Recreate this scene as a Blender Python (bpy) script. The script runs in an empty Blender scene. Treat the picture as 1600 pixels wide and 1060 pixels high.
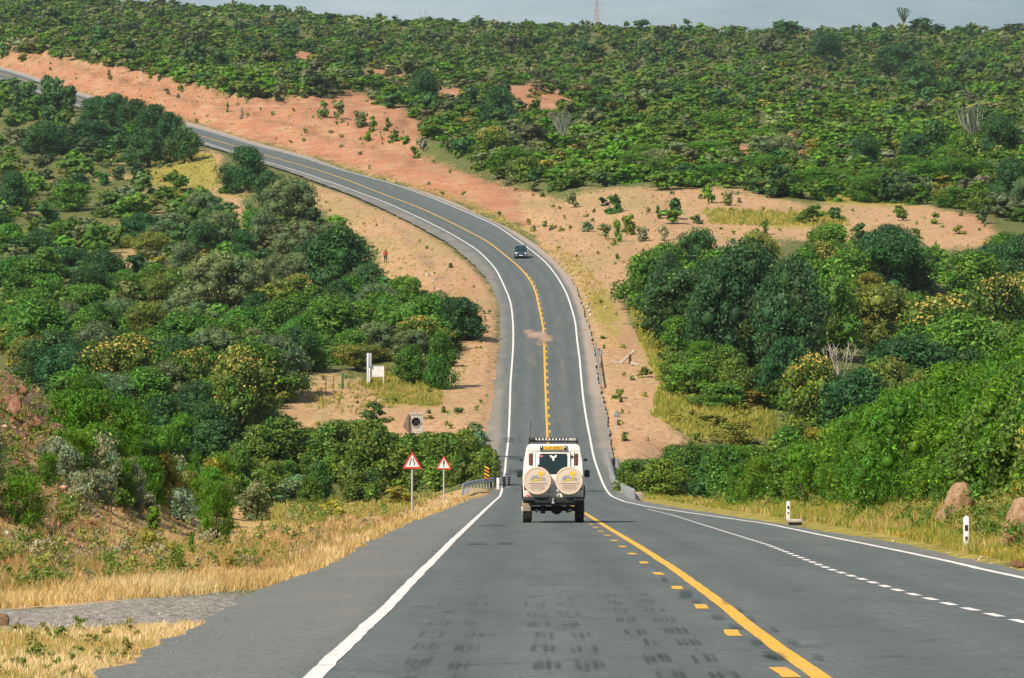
import bpy, bmesh, math, random
import numpy as np
from mathutils import Vector, Matrix

# ------------------------------------------------------------------ camera, world, sun, exposure
S = bpy.context.scene
COL = S.collection
F, HX, HY = 6500.0, 800.0, 240.0            # focal length, principal column and horizon row of the photograph (1600 px wide)

cam_d = bpy.data.cameras.new('camera')
cam_d.sensor_width = 36.0
cam_d.lens = 36.0 * F / 1600.0
cam_d.shift_y = -(530.0 - HY) / 1600.0
cam_d.clip_start = 1.0
cam_d.clip_end = 20000.0
cam = bpy.data.objects.new('camera', cam_d)
cam.rotation_euler = (math.radians(90), 0, 0)
COL.objects.link(cam)
S.camera = cam

SUN_EL, SUN_AZ = math.radians(45), math.radians(222)      # azimuth clockwise from +Y: behind the camera, to the left
world = bpy.data.worlds.new('World')
S.world = world
world.use_nodes = True
wn, wl = world.node_tree.nodes, world.node_tree.links
wn.clear()
wo = wn.new('ShaderNodeOutputWorld')
bg = wn.new('ShaderNodeBackground')
sky = wn.new('ShaderNodeTexSky')
sky.sky_type = 'NISHITA'
sky.sun_disc = False
sky.sun_elevation = SUN_EL
sky.sun_rotation = SUN_AZ
sky.air_density = 1.0
sky.dust_density = 1.0
sky.ozone_density = 3.5
bg.inputs['Strength'].default_value = 0.064
# thin drifting cloud over the whole sky
tc = wn.new('ShaderNodeTexCoord')
mp = wn.new('ShaderNodeMapping'); mp.inputs['Scale'].default_value = (3.0, 3.0, 14.0); mp.inputs['Location'].default_value = (1.3, 0.4, 0.2)
nz = wn.new('ShaderNodeTexNoise'); nz.inputs['Scale'].default_value = 2.2; nz.inputs['Detail'].default_value = 6; nz.inputs['Roughness'].default_value = 0.55
cr = wn.new('ShaderNodeValToRGB'); cr.color_ramp.elements[0].position = 0.40; cr.color_ramp.elements[1].position = 0.72
cmx = wn.new('ShaderNodeMath'); cmx.operation = 'MULTIPLY'; cmx.inputs[1].default_value = 0.75
mx = wn.new('ShaderNodeMixRGB'); mx.inputs['Color2'].default_value = (11.0, 11.4, 12.0, 1)
wl.new(tc.outputs['Generated'], mp.inputs['Vector']); wl.new(mp.outputs['Vector'], nz.inputs['Vector'])
wl.new(nz.outputs['Fac'], cr.inputs['Fac']); wl.new(cr.outputs['Color'], cmx.inputs[0]); wl.new(cmx.outputs[0], mx.inputs['Fac'])
tn = wn.new('ShaderNodeMixRGB'); tn.blend_type = 'MULTIPLY'; tn.inputs['Fac'].default_value = 1.0; tn.inputs['Color2'].default_value = (.84, 1.0, 1.20, 1)
wl.new(sky.outputs['Color'], tn.inputs['Color1']); wl.new(tn.outputs['Color'], mx.inputs['Color1']); wl.new(mx.outputs['Color'], bg.inputs['Color']); wl.new(bg.outputs['Background'], wo.inputs['Surface'])

sun_d = bpy.data.lights.new('sun', 'SUN')
sun_d.energy = 4.6
sun_d.angle = math.radians(0.55)
sun_d.color = (1.0, 0.90, 0.74)
sun = bpy.data.objects.new('sun', sun_d)
sv = Vector((math.sin(SUN_AZ) * math.cos(SUN_EL), math.cos(SUN_AZ) * math.cos(SUN_EL), math.sin(SUN_EL)))
sun.rotation_euler = (-sv).to_track_quat('-Z', 'Y').to_euler()
sun.location = sv * 100
COL.objects.link(sun)

S.view_settings.view_transform = 'Standard'
S.view_settings.look = 'None'
S.view_settings.exposure = 0.38
S.view_settings.gamma = 1.0
S.view_settings.use_curve_mapping = False
S.render.engine = 'CYCLES'
S.cycles.max_bounces = 6
S.cycles.diffuse_bounces = 3
S.cycles.glossy_bounces = 2
S.cycles.transparent_max_bounces = 24
S.cycles.volume_bounces = 0

HAZE = 0.000034
RNG = np.random.default_rng(7)
random.seed(7)

# ------------------------------------------------------------------ helpers: noise, heights, tracing
def sstep(a, b, x):
    t = np.clip((np.asarray(x, float) - a) / (b - a), 0, 1)
    return t * t * (3 - 2 * t)

_perm = np.random.default_rng(11).random((256, 256))
def vnoise(x, y):
    x = np.asarray(x, float); y = np.asarray(y, float)
    xi = np.floor(x).astype(int); yi = np.floor(y).astype(int)
    fx = x - xi; fy = y - yi
    fx = fx * fx * (3 - 2 * fx); fy = fy * fy * (3 - 2 * fy)
    a = _perm[xi & 255, yi & 255]; b = _perm[(xi + 1) & 255, yi & 255]
    c = _perm[xi & 255, (yi + 1) & 255]; d = _perm[(xi + 1) & 255, (yi + 1) & 255]
    return (a * (1 - fx) + b * fx) * (1 - fy) + (c * (1 - fx) + d * fx) * fy - 0.5

def fbm(x, y, o=4):
    s = 0; a = 1.0
    for i in range(o):
        s = s + a * vnoise(x * 2 ** i + 17.3 * i, y * 2 ** i + 5.1 * i); a *= 0.5
    return s

# long profile of the valley along the line of sight: down to the stream, up the far side, over the crest
_Yt = np.arange(0, 7001, 1.0)
_sl = np.interp(_Yt, [0, 258, 378, 1000, 1950, 2080, 2400, 7000], [-.0772, -.0772, .0398, .0480, .0630, .0, -.05, -.03])
_Pt = -1.4 + np.concatenate([[0], np.cumsum((_sl[1:] + _sl[:-1]) / 2)])
def P(Y):
    return np.interp(Y, _Yt, _Pt)
def tilt(X, Y):
    u = np.asarray(X) / np.maximum(np.asarray(Y), 1.0)
    return sstep(600, 1900, Y) * np.interp(u, [-.16, -.123, -.0615, -.0308, 0, .03, .123], [18, 14.5, 8.0, 3.5, 1.2, -.6, -2.2])
def base(X, Y):
    return P(Y) + tilt(X, Y)

GRID = {}
def grid_hits(pts):
    """the same on the finished ground mesh"""
    gu, gy, gz = GRID['u'], GRID['y'], GRID['z']
    out = np.zeros((len(pts), 3))
    for k in range(0, len(pts), 1500):
        p = pts[k:k + 1500]
        u = np.clip((p[:, 0] - HX) / F, gu[0], gu[-1] - 1e-9); v = -(p[:, 1] - HY) / F
        c = (u - gu[0]) / (gu[1] - gu[0]); i0 = c.astype(int); t = (c - i0)[:, None]
        Z = gz[i0] * (1 - t) + gz[i0 + 1] * t
        d = v[:, None] * gy[None] - Z
        below = d < 0
        i = np.maximum(np.where(below.any(1), below.argmax(1), len(gy) - 1), 1); r = np.arange(len(i))
        d0, d1 = d[r, i - 1], d[r, i]
        q = np.clip(d0 / np.where(np.abs(d0 - d1) < 1e-9, 1, d0 - d1), 0, 1)
        miss = ~below.any(1)
        kc = int(np.searchsorted(gy, 1990)); i = np.where(miss, kc, i); q = np.where(miss, .5, q)      # above the skyline: stand on the crest
        Y = gy[i - 1] + q * (gy[i] - gy[i - 1]); zz = Z[r, i - 1] + q * (Z[r, i] - Z[r, i - 1])
        out[k:k + 1500] = np.stack([u * Y, Y, zz], 1)
    return out
_MY = np.concatenate([np.geomspace(18, 300, 500), np.geomspace(301, 2300, 1800)])
def hits(pts, fn):
    """pixels of the photograph -> points where their lines of sight meet the height function fn"""
    pts = np.atleast_2d(np.asarray(pts, float))
    if GRID and fn is height: return grid_hits(pts)
    u = (pts[:, 0] - HX) / F; v = -(pts[:, 1] - HY) / F
    out = np.zeros((len(pts), 3))
    for k in range(0, len(pts), 400):
        U = u[k:k + 400, None]; V = v[k:k + 400, None]
        d = V * _MY[None] - fn(U * _MY[None], np.broadcast_to(_MY[None], (U.shape[0], _MY.size)))
        below = d < 0
        i = np.where(below.any(1), below.argmax(1), _MY.size - 1)
        i = np.maximum(i, 1); r = np.arange(len(i))
        d0 = d[r, i - 1]; d1 = d[r, i]
        t = np.clip(d0 / np.where(np.abs(d0 - d1) < 1e-9, 1, d0 - d1), 0, 1)
        Y = _MY[i - 1] + t * (_MY[i] - _MY[i - 1])
        X = U[:, 0] * Y
        out[k:k + 400] = np.stack([X, Y, fn(X, Y)], 1)
    return out

def pix(X, Y, Z):
    return HX + F * X / Y, HY - F * Z / Y

# road lines traced in the photograph, turned into offsets X(Y) on the road surface
T_left = [(470,1080),(487.5,1060),(540,1010),(597,957.5),(650,902.5),(695,857.5),(706,846),(760,795),(775,781),(783,770),(788,742),(791,715),(794.5,687),(796.5,640),(797.5,600),(801,555),(802,535),(802,515),(800.5,490),(797.5,470),(790,452),(775,420),(746,390),(700,362.5),(650,337.5),(600,315),(525,287),(460,265),(365,237),(310,219),(215,190),(125,164),(40,134),(-60,104),(-220,66)]
T_right = [(2010,990),(1820,948),(1600,904),(1525,888),(1505,882.5),(1400,860),(1300,840),(1200,819),(1100,805),(1012,792),(975,784),(957,776),(947,765),(937,742),(926,708),(922.5,687),(912,630),(909,600),(905,555),(902,535),(899,503),(892,478),(884,455),(867,427),(850,407),(825,387),(775,352),(725,330),(682,312),(625,291),(575,277),(525,264),(475,247),(400,228),(325,205),(277,193),(200,171),(120,148.5),(30,117),(-60,93),(-220,58)]
T_yel = [(1305,1075),(1284,1060),(1200,1002),(1125,942),(1050,887),(1000,855),(950,825),(915,803),(862,742),(857,710),(855.5,687),(852,600),(850,537),(849,512),(842,480),(837,455),(830,440),(815,420),(792,401),(762,377),(700,345),(650,322),(600,304),(550,284),(495,265),(400,238),(310,211),(215,181),(125,156),(40,126),(-60,98),(-220,62)]
T_el = [(130,1070),(205,1025),(250,1005),(290,987),(330,963),(400,922),(470,902),(545,867),(585,842),(640,817),(700,795),(738,779),(770,766),(781,742),(775,715),(757,700),(762,660),(769,632),(772,605),(777,555),(780,530),(781,515),(779,477),(769,450),(748,420),(700,379),(650,352),(600,327),(550,304),(500,286),(460,270),(365,240),(305,221),(210,192),(120,166),(35,136),(-65,106),(-225,68)]
T_er = [(2010,972),(1820,934),(1600,893),(1500,871),(1400,848),(1300,832),(1200,815),(1100,800),(1000,783),(975,768),(962,742),(952,670),(942,622),(936,605),(930,555),(925,530),(920,512),(907,470),(896,440),(872,412),(848,391),(825,373),(800,359),(750,336),(700,312),(650,296),(600,284),(550,270),(475,243),(400,224),(325,200),(277,188),(200,167),(120,144),(30,113),(-60,90),(-220,55)]
def track(T):
    h = hits(T, base)
    o = np.argsort(h[:, 1])
    return h[o, 1], h[o, 0]
TR = {k: track(t) for k, t in (('l', T_left), ('r', T_right), ('y', T_yel), ('el', T_el), ('er', T_er))}
RY = np.concatenate([np.linspace(8, 150, 260), np.geomspace(150.6, 2100, 620)])
def line(k):
    y, x = TR[k]
    v = np.interp(RY, y, x)
    w = 5
    pad = np.concatenate([np.full(w, v[0]), v, np.full(w, v[-1])])
    v2 = np.convolve(pad, np.ones(2 * w + 1) / (2 * w + 1), 'valid')
    return v2
L = {k: line(k) for k in TR}
def LX(k, Y):
    return np.interp(Y, RY, L[k])
RXm = (L['el'] + L['er']) / 2
RZ = base(RXm, RY)
def road_z(Y):
    return np.interp(Y, RY, RZ)

def height(X, Y):
    """the ground: valley profile, cuttings and fills beside the road, the stream's gully, the far slope's cut bank, small unevenness"""
    X = np.asarray(X, float); Y = np.asarray(Y, float)
    xl, xr = LX('el', Y), LX('er', Y)
    dl, dr = xl - X, X - xr
    d = np.maximum(dl, dr)
    z = base(X, Y)
    rz = road_z(Y)
    near = 1 - sstep(2, 25, d)
    z = z * (1 - near) + rz * near
    # near left: verge, then the cutting's broken bank; further down an embankment falls to the gully
    al = np.interp(Y, [0, 40, 60, 80, 100, 118, 150, 185, 230, 300, 352, 372, 395, 450, 2000], [.8, 1.0, 1.6, 2.6, 4.3, 3.4, .8, -1.0, -2.6, -4.2, -3.4, -.4, -.2, -.8, 0])
    wl_ = np.interp(Y, [0, 60, 90, 130, 200, 300, 350, 372, 400], [6, 6, 6, 10, 14, 10, 8, 14, 20])
    s0 = np.interp(Y, [0, 45, 60, 100, 140, 200, 270, 300, 350, 400], [3.0, 3.0, 2.6, 3.5, 5.5, 3.0, 1.6, 1.2, 1.5, 3])
    z = z + al * sstep(0, 1, (dl - s0) / wl_) * (dl > 0)
    ar = np.interp(Y, [0, 60, 85, 130, 175, 225, 262, 300, 345, 372, 395, 440, 540, 700], [2.6, 3.2, 3.6, 4.2, 4.4, 1.6, -1.6, -4.4, -3.4, -.5, -.4, -3.0, -3.0, 0])
    wr_ = np.interp(Y, [0, 85, 180, 230, 300, 350, 372, 440, 540], [8, 8, 14, 14, 9, 8, 14, 26, 30])
    sr = np.interp(Y, [0, 80, 200, 260, 300, 350, 395, 440], [.9, 1.0, 1.2, 2.0, 1.4, 1.8, 9, 9])
    z = z + ar * sstep(0, 1, (dr - sr) / wr_) * (dr > 0)
    # sign board mound on the left
    z = z + 1.3 * np.exp(-(((X + 22) / 11) ** 2 + ((Y - 412) / 14) ** 2))
    # far slope: cut bank above the road, fill below it
    bb = np.interp(Y, [540, 640, 760, 900, 1100, 1350, 1600], [0, 1.4, 2.6, 5.0, 7.0, 6.0, 0])
    z = z + bb * (.55 * sstep(3, 10, dr) + .45 * sstep(13, 22, dr)) * (1 - sstep(60, 300, dr)) * (dr > 0)
    z = z + (bb / 5) * (dr > 0) * sstep(4, 12, dr) * (1 - sstep(30, 60, dr)) * (1.3 * fbm(X / 7 + 5, Y / 26, 4) - 1.4 * np.abs(fbm(X / 4.0, Y / 15 + 8, 3)))
    fb = np.interp(Y, [420, 520, 800, 1200, 1500], [0, 2.0, 2.6, 2.6, 0])
    z = z - fb * sstep(3, 22, dl) * (1 - .7 * sstep(40, 200, dl)) * (dl > 0)
    # a second low earth bank in the clearing on the right and undulation of the bush slope
    off = sstep(6, 40, d)
    z = z + off * sstep(380, 620, Y) * (2.2 * fbm(X / 70 + 3, Y / 140 + 9, 3) + .9 * fbm(X / 22, Y / 40, 2))
    rough = sstep(.6, 5, d) * (1 - sstep(300, 420, Y))
    z = z + rough * (.75 * fbm(X / 2.3 + 40, Y / 4.0, 5) * sstep(2.5, 8, d) + .10 * fbm(X / .9, Y / 1.3, 2))
    z = z - .05 * sstep(0, .5, d) * (1 - sstep(.5, 1.2, d))
    # bed below the road sheet
    under = 1 - sstep(0, .5 + .001 * Y, d)
    z = z - under * (.10 + .00035 * Y)
    return z

def H(px, py):
    return hits([(px, py)], height)[0]

# ------------------------------------------------------------------ helpers: objects and materials
def tag(o, label=None, cat=None, group=None, kind=None):
    if label: o['label'] = label
    if cat: o['category'] = cat
    if group: o['group'] = group
    if kind: o['kind'] = kind
    return o
def empty(name, loc, rz=0.0, rx=0.0):
    o = bpy.data.objects.new(name, None)
    o.empty_display_size = .2
    o.location = loc; o.rotation_euler = (rx, 0, rz)
    COL.objects.link(o)
    return o
def obj_from_mesh(name, me, parent=None, loc=(0, 0, 0)):
    o = bpy.data.objects.new(name, me)
    COL.objects.link(o)
    if parent is not None: o.parent = parent
    o.location = loc
    return o
def np_mesh(name, V, Fc, mat=None, smooth=False):
    """V: (n,3); Fc: (m,k) with constant k"""
    V = np.asarray(V, np.float32); Fc = np.asarray(Fc, np.int32)
    me = bpy.data.meshes.new(name)
    me.vertices.add(len(V)); me.vertices.foreach_set('co', V.ravel())
    m, k = Fc.shape
    me.loops.add(m * k); me.loops.foreach_set('vertex_index', Fc.ravel())
    me.polygons.add(m)
    me.polygons.foreach_set('loop_start', np.arange(0, m * k, k, dtype=np.int32))
    try: me.polygons.foreach_set('loop_total', np.full(m, k, np.int32))
    except Exception: pass
    if smooth: me.polygons.foreach_set('use_smooth', np.ones(m, bool))
    me.update(calc_edges=True)
    if mat: me.materials.append(mat)
    return me
def vcol(me, name, C):
    C = np.asarray(C, np.float32)
    if C.shape[1] == 3: C = np.concatenate([C, np.ones((len(C), 1), np.float32)], 1)
    a = me.color_attributes.new(name, 'FLOAT_COLOR', 'POINT')
    a.data.foreach_set('color', C.ravel())

class NT:
    def __init__(s, name):
        s.m = bpy.data.materials.new(name); s.m.use_nodes = True
        s.n = s.m.node_tree.nodes; s.l = s.m.node_tree.links
        s.b = s.n['Principled BSDF']
    def new(s, t, **kw):
        o = s.n.new(t)
        for k, v in kw.items(): setattr(o, k, v)
        return o
    def link(s, a, b): s.l.new(a, b)
    def noise(s, scale, detail=4, rough=.55, vec=None):
        o = s.new('ShaderNodeTexNoise')
        o.inputs['Scale'].default_value = scale; o.inputs['Detail'].default_value = detail; o.inputs['Roughness'].default_value = rough
        if vec is not None: s.link(vec, o.inputs['Vector'])
        return o.outputs['Fac']
    def ramp(s, fac, stops):
        o = s.new('ShaderNodeValToRGB'); e = o.color_ramp.elements
        while len(e) < len(stops): e.new(.5)
        for i, (p, c) in enumerate(stops):
            e[i].position = p; e[i].color = (*c, 1) if len(c) == 3 else c
        s.link(fac, o.inputs['Fac'])
        return o.outputs['Color']
    def mix(s, fac, a, b, mode='MIX'):
        o = s.new('ShaderNodeMixRGB', blend_type=mode)
        for sock, v in ((o.inputs['Fac'], fac), (o.inputs['Color1'], a), (o.inputs['Color2'], b)):
            if isinstance(v, (int, float)): sock.default_value = v
            elif isinstance(v, tuple): sock.default_value = (*v, 1)
            else: s.link(v, sock)
        return o.outputs['Color']
    def math(s, op, a, b=None):
        o = s.new('ShaderNodeMath', operation=op)
        for i, v in enumerate((a, b)):
            if v is None: continue
            if isinstance(v, (int, float)): o.inputs[i].default_value = v
            else: s.link(v, o.inputs[i])
        return o.outputs[0]
    def base(s, c):
        if isinstance(c, tuple): s.b.inputs['Base Color'].default_value = (*c, 1)
        else: s.link(c, s.b.inputs['Base Color'])
    def bump(s, h, strength=.4, dist=.05):
        o = s.new('ShaderNodeBump'); o.inputs['Strength'].default_value = strength; o.inputs['Distance'].default_value = dist
        s.link(h, o.inputs['Height']); s.link(o.outputs['Normal'], s.b.inputs['Normal'])
    def pos(s, scale=(1, 1, 1)):
        g = s.new('ShaderNodeNewGeometry')
        m = s.new('ShaderNodeMapping'); m.inputs['Scale'].default_value = scale
        s.link(g.outputs['Position'], m.inputs['Vector'])
        return m.outputs['Vector']
    def set(s, rough=.8, spec=.3, metal=0.0):
        s.b.inputs['Roughness'].default_value = rough
        s.b.inputs['Specular IOR Level'].default_value = spec
        s.b.inputs['Metallic'].default_value = metal
        return s.m

_mats = {}
def plain(name, col, rough=.6, spec=.4, metal=0.0, var=.12, scale=6.0):
    if name in _mats: return _mats[name]
    t = NT(name)
    o = t.new('ShaderNodeTexCoord').outputs['Object']
    n = t.noise(scale, 5, .6, o)
    c = t.mix(t.ramp(n, [(.3, (1 - var,) * 3), (.7, (1 + var * .4,) * 3)]), (0, 0, 0), col) if False else None
    dark = tuple(x * (1 - var * 1.6) for x in col); lite = tuple(min(1, x * (1 + var)) for x in col)
    t.base(t.ramp(n, [(.3, dark), (.7, lite)]))
    _mats[name] = t.set(rough, spec, metal)
    return _mats[name]

def mat_terrain():
    t = NT('ground_soil')
    at = t.new('ShaderNodeVertexColor'); at.layer_name = 'soil'
    sep = t.new('ShaderNodeSeparateColor'); t.link(at.outputs['Color'], sep.inputs['Color'])
    at2 = t.new('ShaderNodeVertexColor'); at2.layer_name = 'cover'
    sep2 = t.new('ShaderNodeSeparateColor'); t.link(at2.outputs['Color'], sep2.inputs['Color'])
    p1 = t.pos((1, .35, 1))
    fine = t.noise(1.9, 6, .62, p1)
    mid = t.noise(.23, 5, .6, p1)
    tiny = t.noise(11.0, 3, .7, p1)
    def mask(ch, w=.55):
        s_ = t.math('ADD', ch, t.math('MULTIPLY', t.math('SUBTRACT', t.math('MULTIPLY', t.math('ADD', fine, mid), .5), .5), 1.5))
        return t.ramp(s_, [(.36, (0, 0, 0)), (.64, (1, 1, 1))])
    scrub = t.ramp(fine, [(.3, (.055, .085, .022)), (.52, (.115, .135, .036)), (.75, (.23, .19, .075))])
    red = t.ramp(fine, [(.28, (.26, .105, .05)), (.5, (.42, .18, .092)), (.72, (.53, .27, .15))])
    red = t.mix(t.ramp(mid, [(.42, (0, 0, 0)), (.62, (1, 1, 1))]), red, (.42, .235, .13))
    sand = t.ramp(fine, [(.28, (.30, .185, .10)), (.5, (.47, .285, .15)), (.75, (.58, .39, .225))])
    big = t.noise(.075, 5, .62, p1)
    sand = t.mix(t.ramp(big, [(.44, (0, 0, 0)), (.60, (.62, .62, .62))]), sand, t.ramp(fine, [(.3, (.22, .18, .07)), (.7, (.42, .33, .14))]))
    sand = t.mix(t.ramp(t.noise(.11, 4, .6, t.pos((1, .3, 2))), [(.52, (0, 0, 0)), (.66, (.5, .5, .5))]), sand, (.42, .21, .12))
    straw = t.ramp(fine, [(.25, (.30, .185, .07)), (.5, (.52, .34, .14)), (.75, (.66, .47, .22))])
    ygr = t.ramp(fine, [(.28, (.13, .135, .03)), (.5, (.30, .255, .05)), (.72, (.47, .36, .09))])
    grav = t.ramp(tiny, [(.3, (.17, .155, .13)), (.5, (.27, .25, .215)), (.72, (.42, .38, .32))])
    rock = t.ramp(fine, [(.3, (.16, .10, .07)), (.55, (.35, .21, .135)), (.75, (.48, .31, .2))])
    strat = t.noise(1.0, 5, .65, t.pos((.16, .03, 1.5)))
    red = t.mix(t.ramp(strat, [(.50, (0, 0, 0)), (.64, (.7, .7, .7))]), red, (.30, .15, .085))
    red = t.mix(t.ramp(strat, [(.30, (.6, .6, .6)), (.44, (0, 0, 0))]), red, (.50, .36, .22))
    c = t.mix(mask(sep.outputs[0]), scrub, red)
    c = t.mix(mask(sep.outputs[1]), c, sand)
    c = t.mix(mask(sep.outputs[2]), c, straw)
    c = t.mix(mask(sep2.outputs[0]), c, ygr)
    c = t.mix(mask(sep2.outputs[1]), c, grav)
    c = t.mix(mask(sep2.outputs[2]), c, rock)
    # scattered small green weeds and pebbles: colour only
    speck = t.noise(4.2, 2, .5, p1)
    c = t.mix(t.ramp(speck, [(.66, (0, 0, 0)), (.72, (.55, .55, .55))]), c, (.13, .14, .04))
    c = t.mix(t.ramp(tiny, [(.30, (.45, .45, .45)), (.5, (0, 0, 0))]), c, (.10, .065, .035))
    c = t.mix(t.ramp(tiny, [(.58, (0, 0, 0)), (.80, (.4, .4, .4))]), c, (.70, .56, .40))
    t.base(c)
    t.bump(t.math('ADD', t.math('MULTIPLY', fine, .7), t.math('MULTIPLY', tiny, .3)), .55, .12)
    return t.set(.95, .1)

def mat_asphalt():
    t = NT('asphalt')
    at = t.new('ShaderNodeVertexColor'); at.layer_name = 'wear'
    sep = t.new('ShaderNodeSeparateColor'); t.link(at.outputs['Color'], sep.inputs['Color'])
    p = t.pos((1, 1, 1)); ps = t.pos((1.2, .05, 1)); pl = t.pos((.55, .12, 1))
    agg = t.noise(26, 3, .75, p)
    patch = t.noise(.9, 5, .6, pl)
    streak = t.noise(1.6, 4, .6, ps)
    base_ = t.ramp(agg, [(.30, (.060, .073, .068)), (.5, (.115, .132, .122)), (.70, (.215, .232, .21))])
    base_ = t.mix(t.ramp(patch, [(.36, (0, 0, 0)), (.66, (.55, .55, .55))]), base_, (.162, .166, .147))
    base_ = t.mix(t.ramp(streak, [(.40, (.42, .42, .42)), (.60, (0, 0, 0))]), base_, (.070, .092, .090))
    sh = t.ramp(agg, [(.28, (.105, .110, .098)), (.5, (.165, .170, .150)), (.72, (.27, .27, .24))])
    dust = t.ramp(agg, [(.28, (.27, .215, .165)), (.5, (.35, .285, .225)), (.72, (.46, .39, .31))])
    mott = t.noise(5.0, 6, .7, p)
    base_ = t.mix(t.ramp(mott, [(.36, (.38, .38, .38)), (.54, (0, 0, 0))]), base_, (.062, .076, .072))
    base_ = t.mix(t.ramp(mott, [(.54, (0, 0, 0)), (.70, (.30, .30, .30))]), base_, (.23, .235, .21))
    base_ = t.mix(t.math('MULTIPLY', sep.outputs[2], .42), base_, (.070, .088, .086))
    vor = t.new('ShaderNodeTexVoronoi'); vor.feature = 'DISTANCE_TO_EDGE'; vor.inputs['Scale'].default_value = .22
    wv = t.new('ShaderNodeVectorMath', operation='ADD'); sc_ = t.new('ShaderNodeVectorMath', operation='SCALE'); sc_.inputs['Scale'].default_value = 1.6
    nzc = t.new('ShaderNodeTexNoise'); nzc.inputs['Scale'].default_value = .8; nzc.inputs['Detail'].default_value = 5; t.link(p, nzc.inputs['Vector'])
    t.link(nzc.outputs['Color'], sc_.inputs[0]); t.link(p, wv.inputs[0]); t.link(sc_.outputs[0], wv.inputs[1]); t.link(wv.outputs[0], vor.inputs['Vector'])
    base_ = t.mix(t.ramp(vor.outputs['Distance'], [(.0, (.55, .55, .55)), (.011, (0, 0, 0))]), base_, (.045, .052, .050))
    def m(ch): return t.ramp(t.math('ADD', ch, t.math('MULTIPLY', t.math('SUBTRACT', patch, .5), .5)), [(.2, (0, 0, 0)), (.8, (1, 1, 1))])
    sh = t.mix(t.ramp(mott, [(.34, (.45, .45, .45)), (.54, (0, 0, 0))]), sh, (.085, .090, .080))
    sh = t.mix(t.ramp(patch, [(.48, (0, 0, 0)), (.70, (.55, .55, .55))]), sh, (.235, .205, .165))
    c = t.mix(m(sep.outputs[0]), base_, sh)
    c = t.mix(m(sep.outputs[1]), c, dust)
    t.base(c)
    t.bump(agg, .25, .01)
    return t.set(.82, .25)

def mat_paint(name, col, worn=.35):
    t = NT(name)
    p = t.pos((1, .5, 1))
    n = t.noise(9, 5, .65, p)
    m_ = t.noise(1.1, 3, .6, p)
    c = t.mix(t.ramp(t.math('ADD', t.math('MULTIPLY', n, .7), t.math('MULTIPLY', m_, .3)), [(.33, (worn + .25,) * 3), (.47, (0, 0, 0))]), col, (.22, .21, .19))
    c = t.mix(t.ramp(m_, [(.4, (0, 0, 0)), (.7, (.38,) * 3)]), c, tuple(x * .7 for x in col))
    t.base(c)
    return t.set(.6, .3)

def mat_decal(name, col, amount, scale=3.0):
    t = NT(name)
    at = t.new('ShaderNodeVertexColor'); at.layer_name = 'amount'
    sep = t.new('ShaderNodeSeparateColor'); t.link(at.outputs['Color'], sep.inputs['Color'])
    n = t.noise(scale, 5, .7, t.pos((1, .4, 1)))
    a = t.ramp(t.math('ADD', sep.outputs[0], t.math('MULTIPLY', t.math('SUBTRACT', n, .5), 1.0)), [(.22, (0, 0, 0)), (.95, (amount,) * 3)])
    t.base(col)
    t.link(a, t.b.inputs['Alpha'])
    return t.set(.85, .2)

def mat_leaf(name, from_attr=False):
    t = NT(name)
    if from_attr:
        at = t.new('ShaderNodeVertexColor'); at.layer_name = 'tint'
        c = at.outputs['Color']
    else:
        oi = t.new('ShaderNodeObjectInfo')
        at = t.new('ShaderNodeVertexColor'); at.layer_name = 'tint'
        c = t.mix(1.0, oi.outputs['Color'], at.outputs['Color'], 'MULTIPLY')
    t.base(c)
    tr = t.new('ShaderNodeBsdfTranslucent')
    t.link(t.mix(1.0, c, (1.25, 1.3, .55), 'MULTIPLY'), tr.inputs['Color'])
    ms = t.new('ShaderNodeMixShader'); ms.inputs['Fac'].default_value = .22
    out = t.n['Material Output']
    t.link(t.b.outputs['BSDF'], ms.inputs[1]); t.link(tr.outputs['BSDF'], ms.inputs[2]); t.link(ms.outputs['Shader'], out.inputs['Surface'])
    return t.set(.55, .25)

def mat_bark(name, a, b):
    t = NT(name)
    o = t.new('ShaderNodeTexCoord').outputs['Object']
    t.base(t.ramp(t.noise(9, 5, .65, o), [(.3, a), (.7, b)]))
    return t.set(.9, .15)

M_soil, M_asph = mat_terrain(), mat_asphalt()
M_white = mat_paint('white_road_paint', (.80, .76, .70))
M_yellow = mat_paint('yellow_road_paint', (.78, .43, .035), .30)
M_leaf, M_leafa = mat_leaf('leaf'), mat_leaf('scrub_leaf', True)
M_bark = mat_bark('bark', (.06, .04, .026), (.16, .115, .08))
M_pale = mat_bark('pale_bark', (.36, .31, .25), (.66, .60, .52))

# ------------------------------------------------------------------ ground
def in_poly(px, py, poly):
    poly = np.asarray(poly, float)
    x0, y0 = poly[:, 0], poly[:, 1]; x1, y1 = np.roll(x0, -1), np.roll(y0, -1)
    r = np.zeros(px.shape, bool)
    for a, b, c, d in zip(x0, y0, x1, y1):
        if b == d: continue
        cond = ((b > py) != (d > py)) & (px < (c - a) * (py - b) / (d - b) + a)
        r ^= cond
    return r

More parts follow.
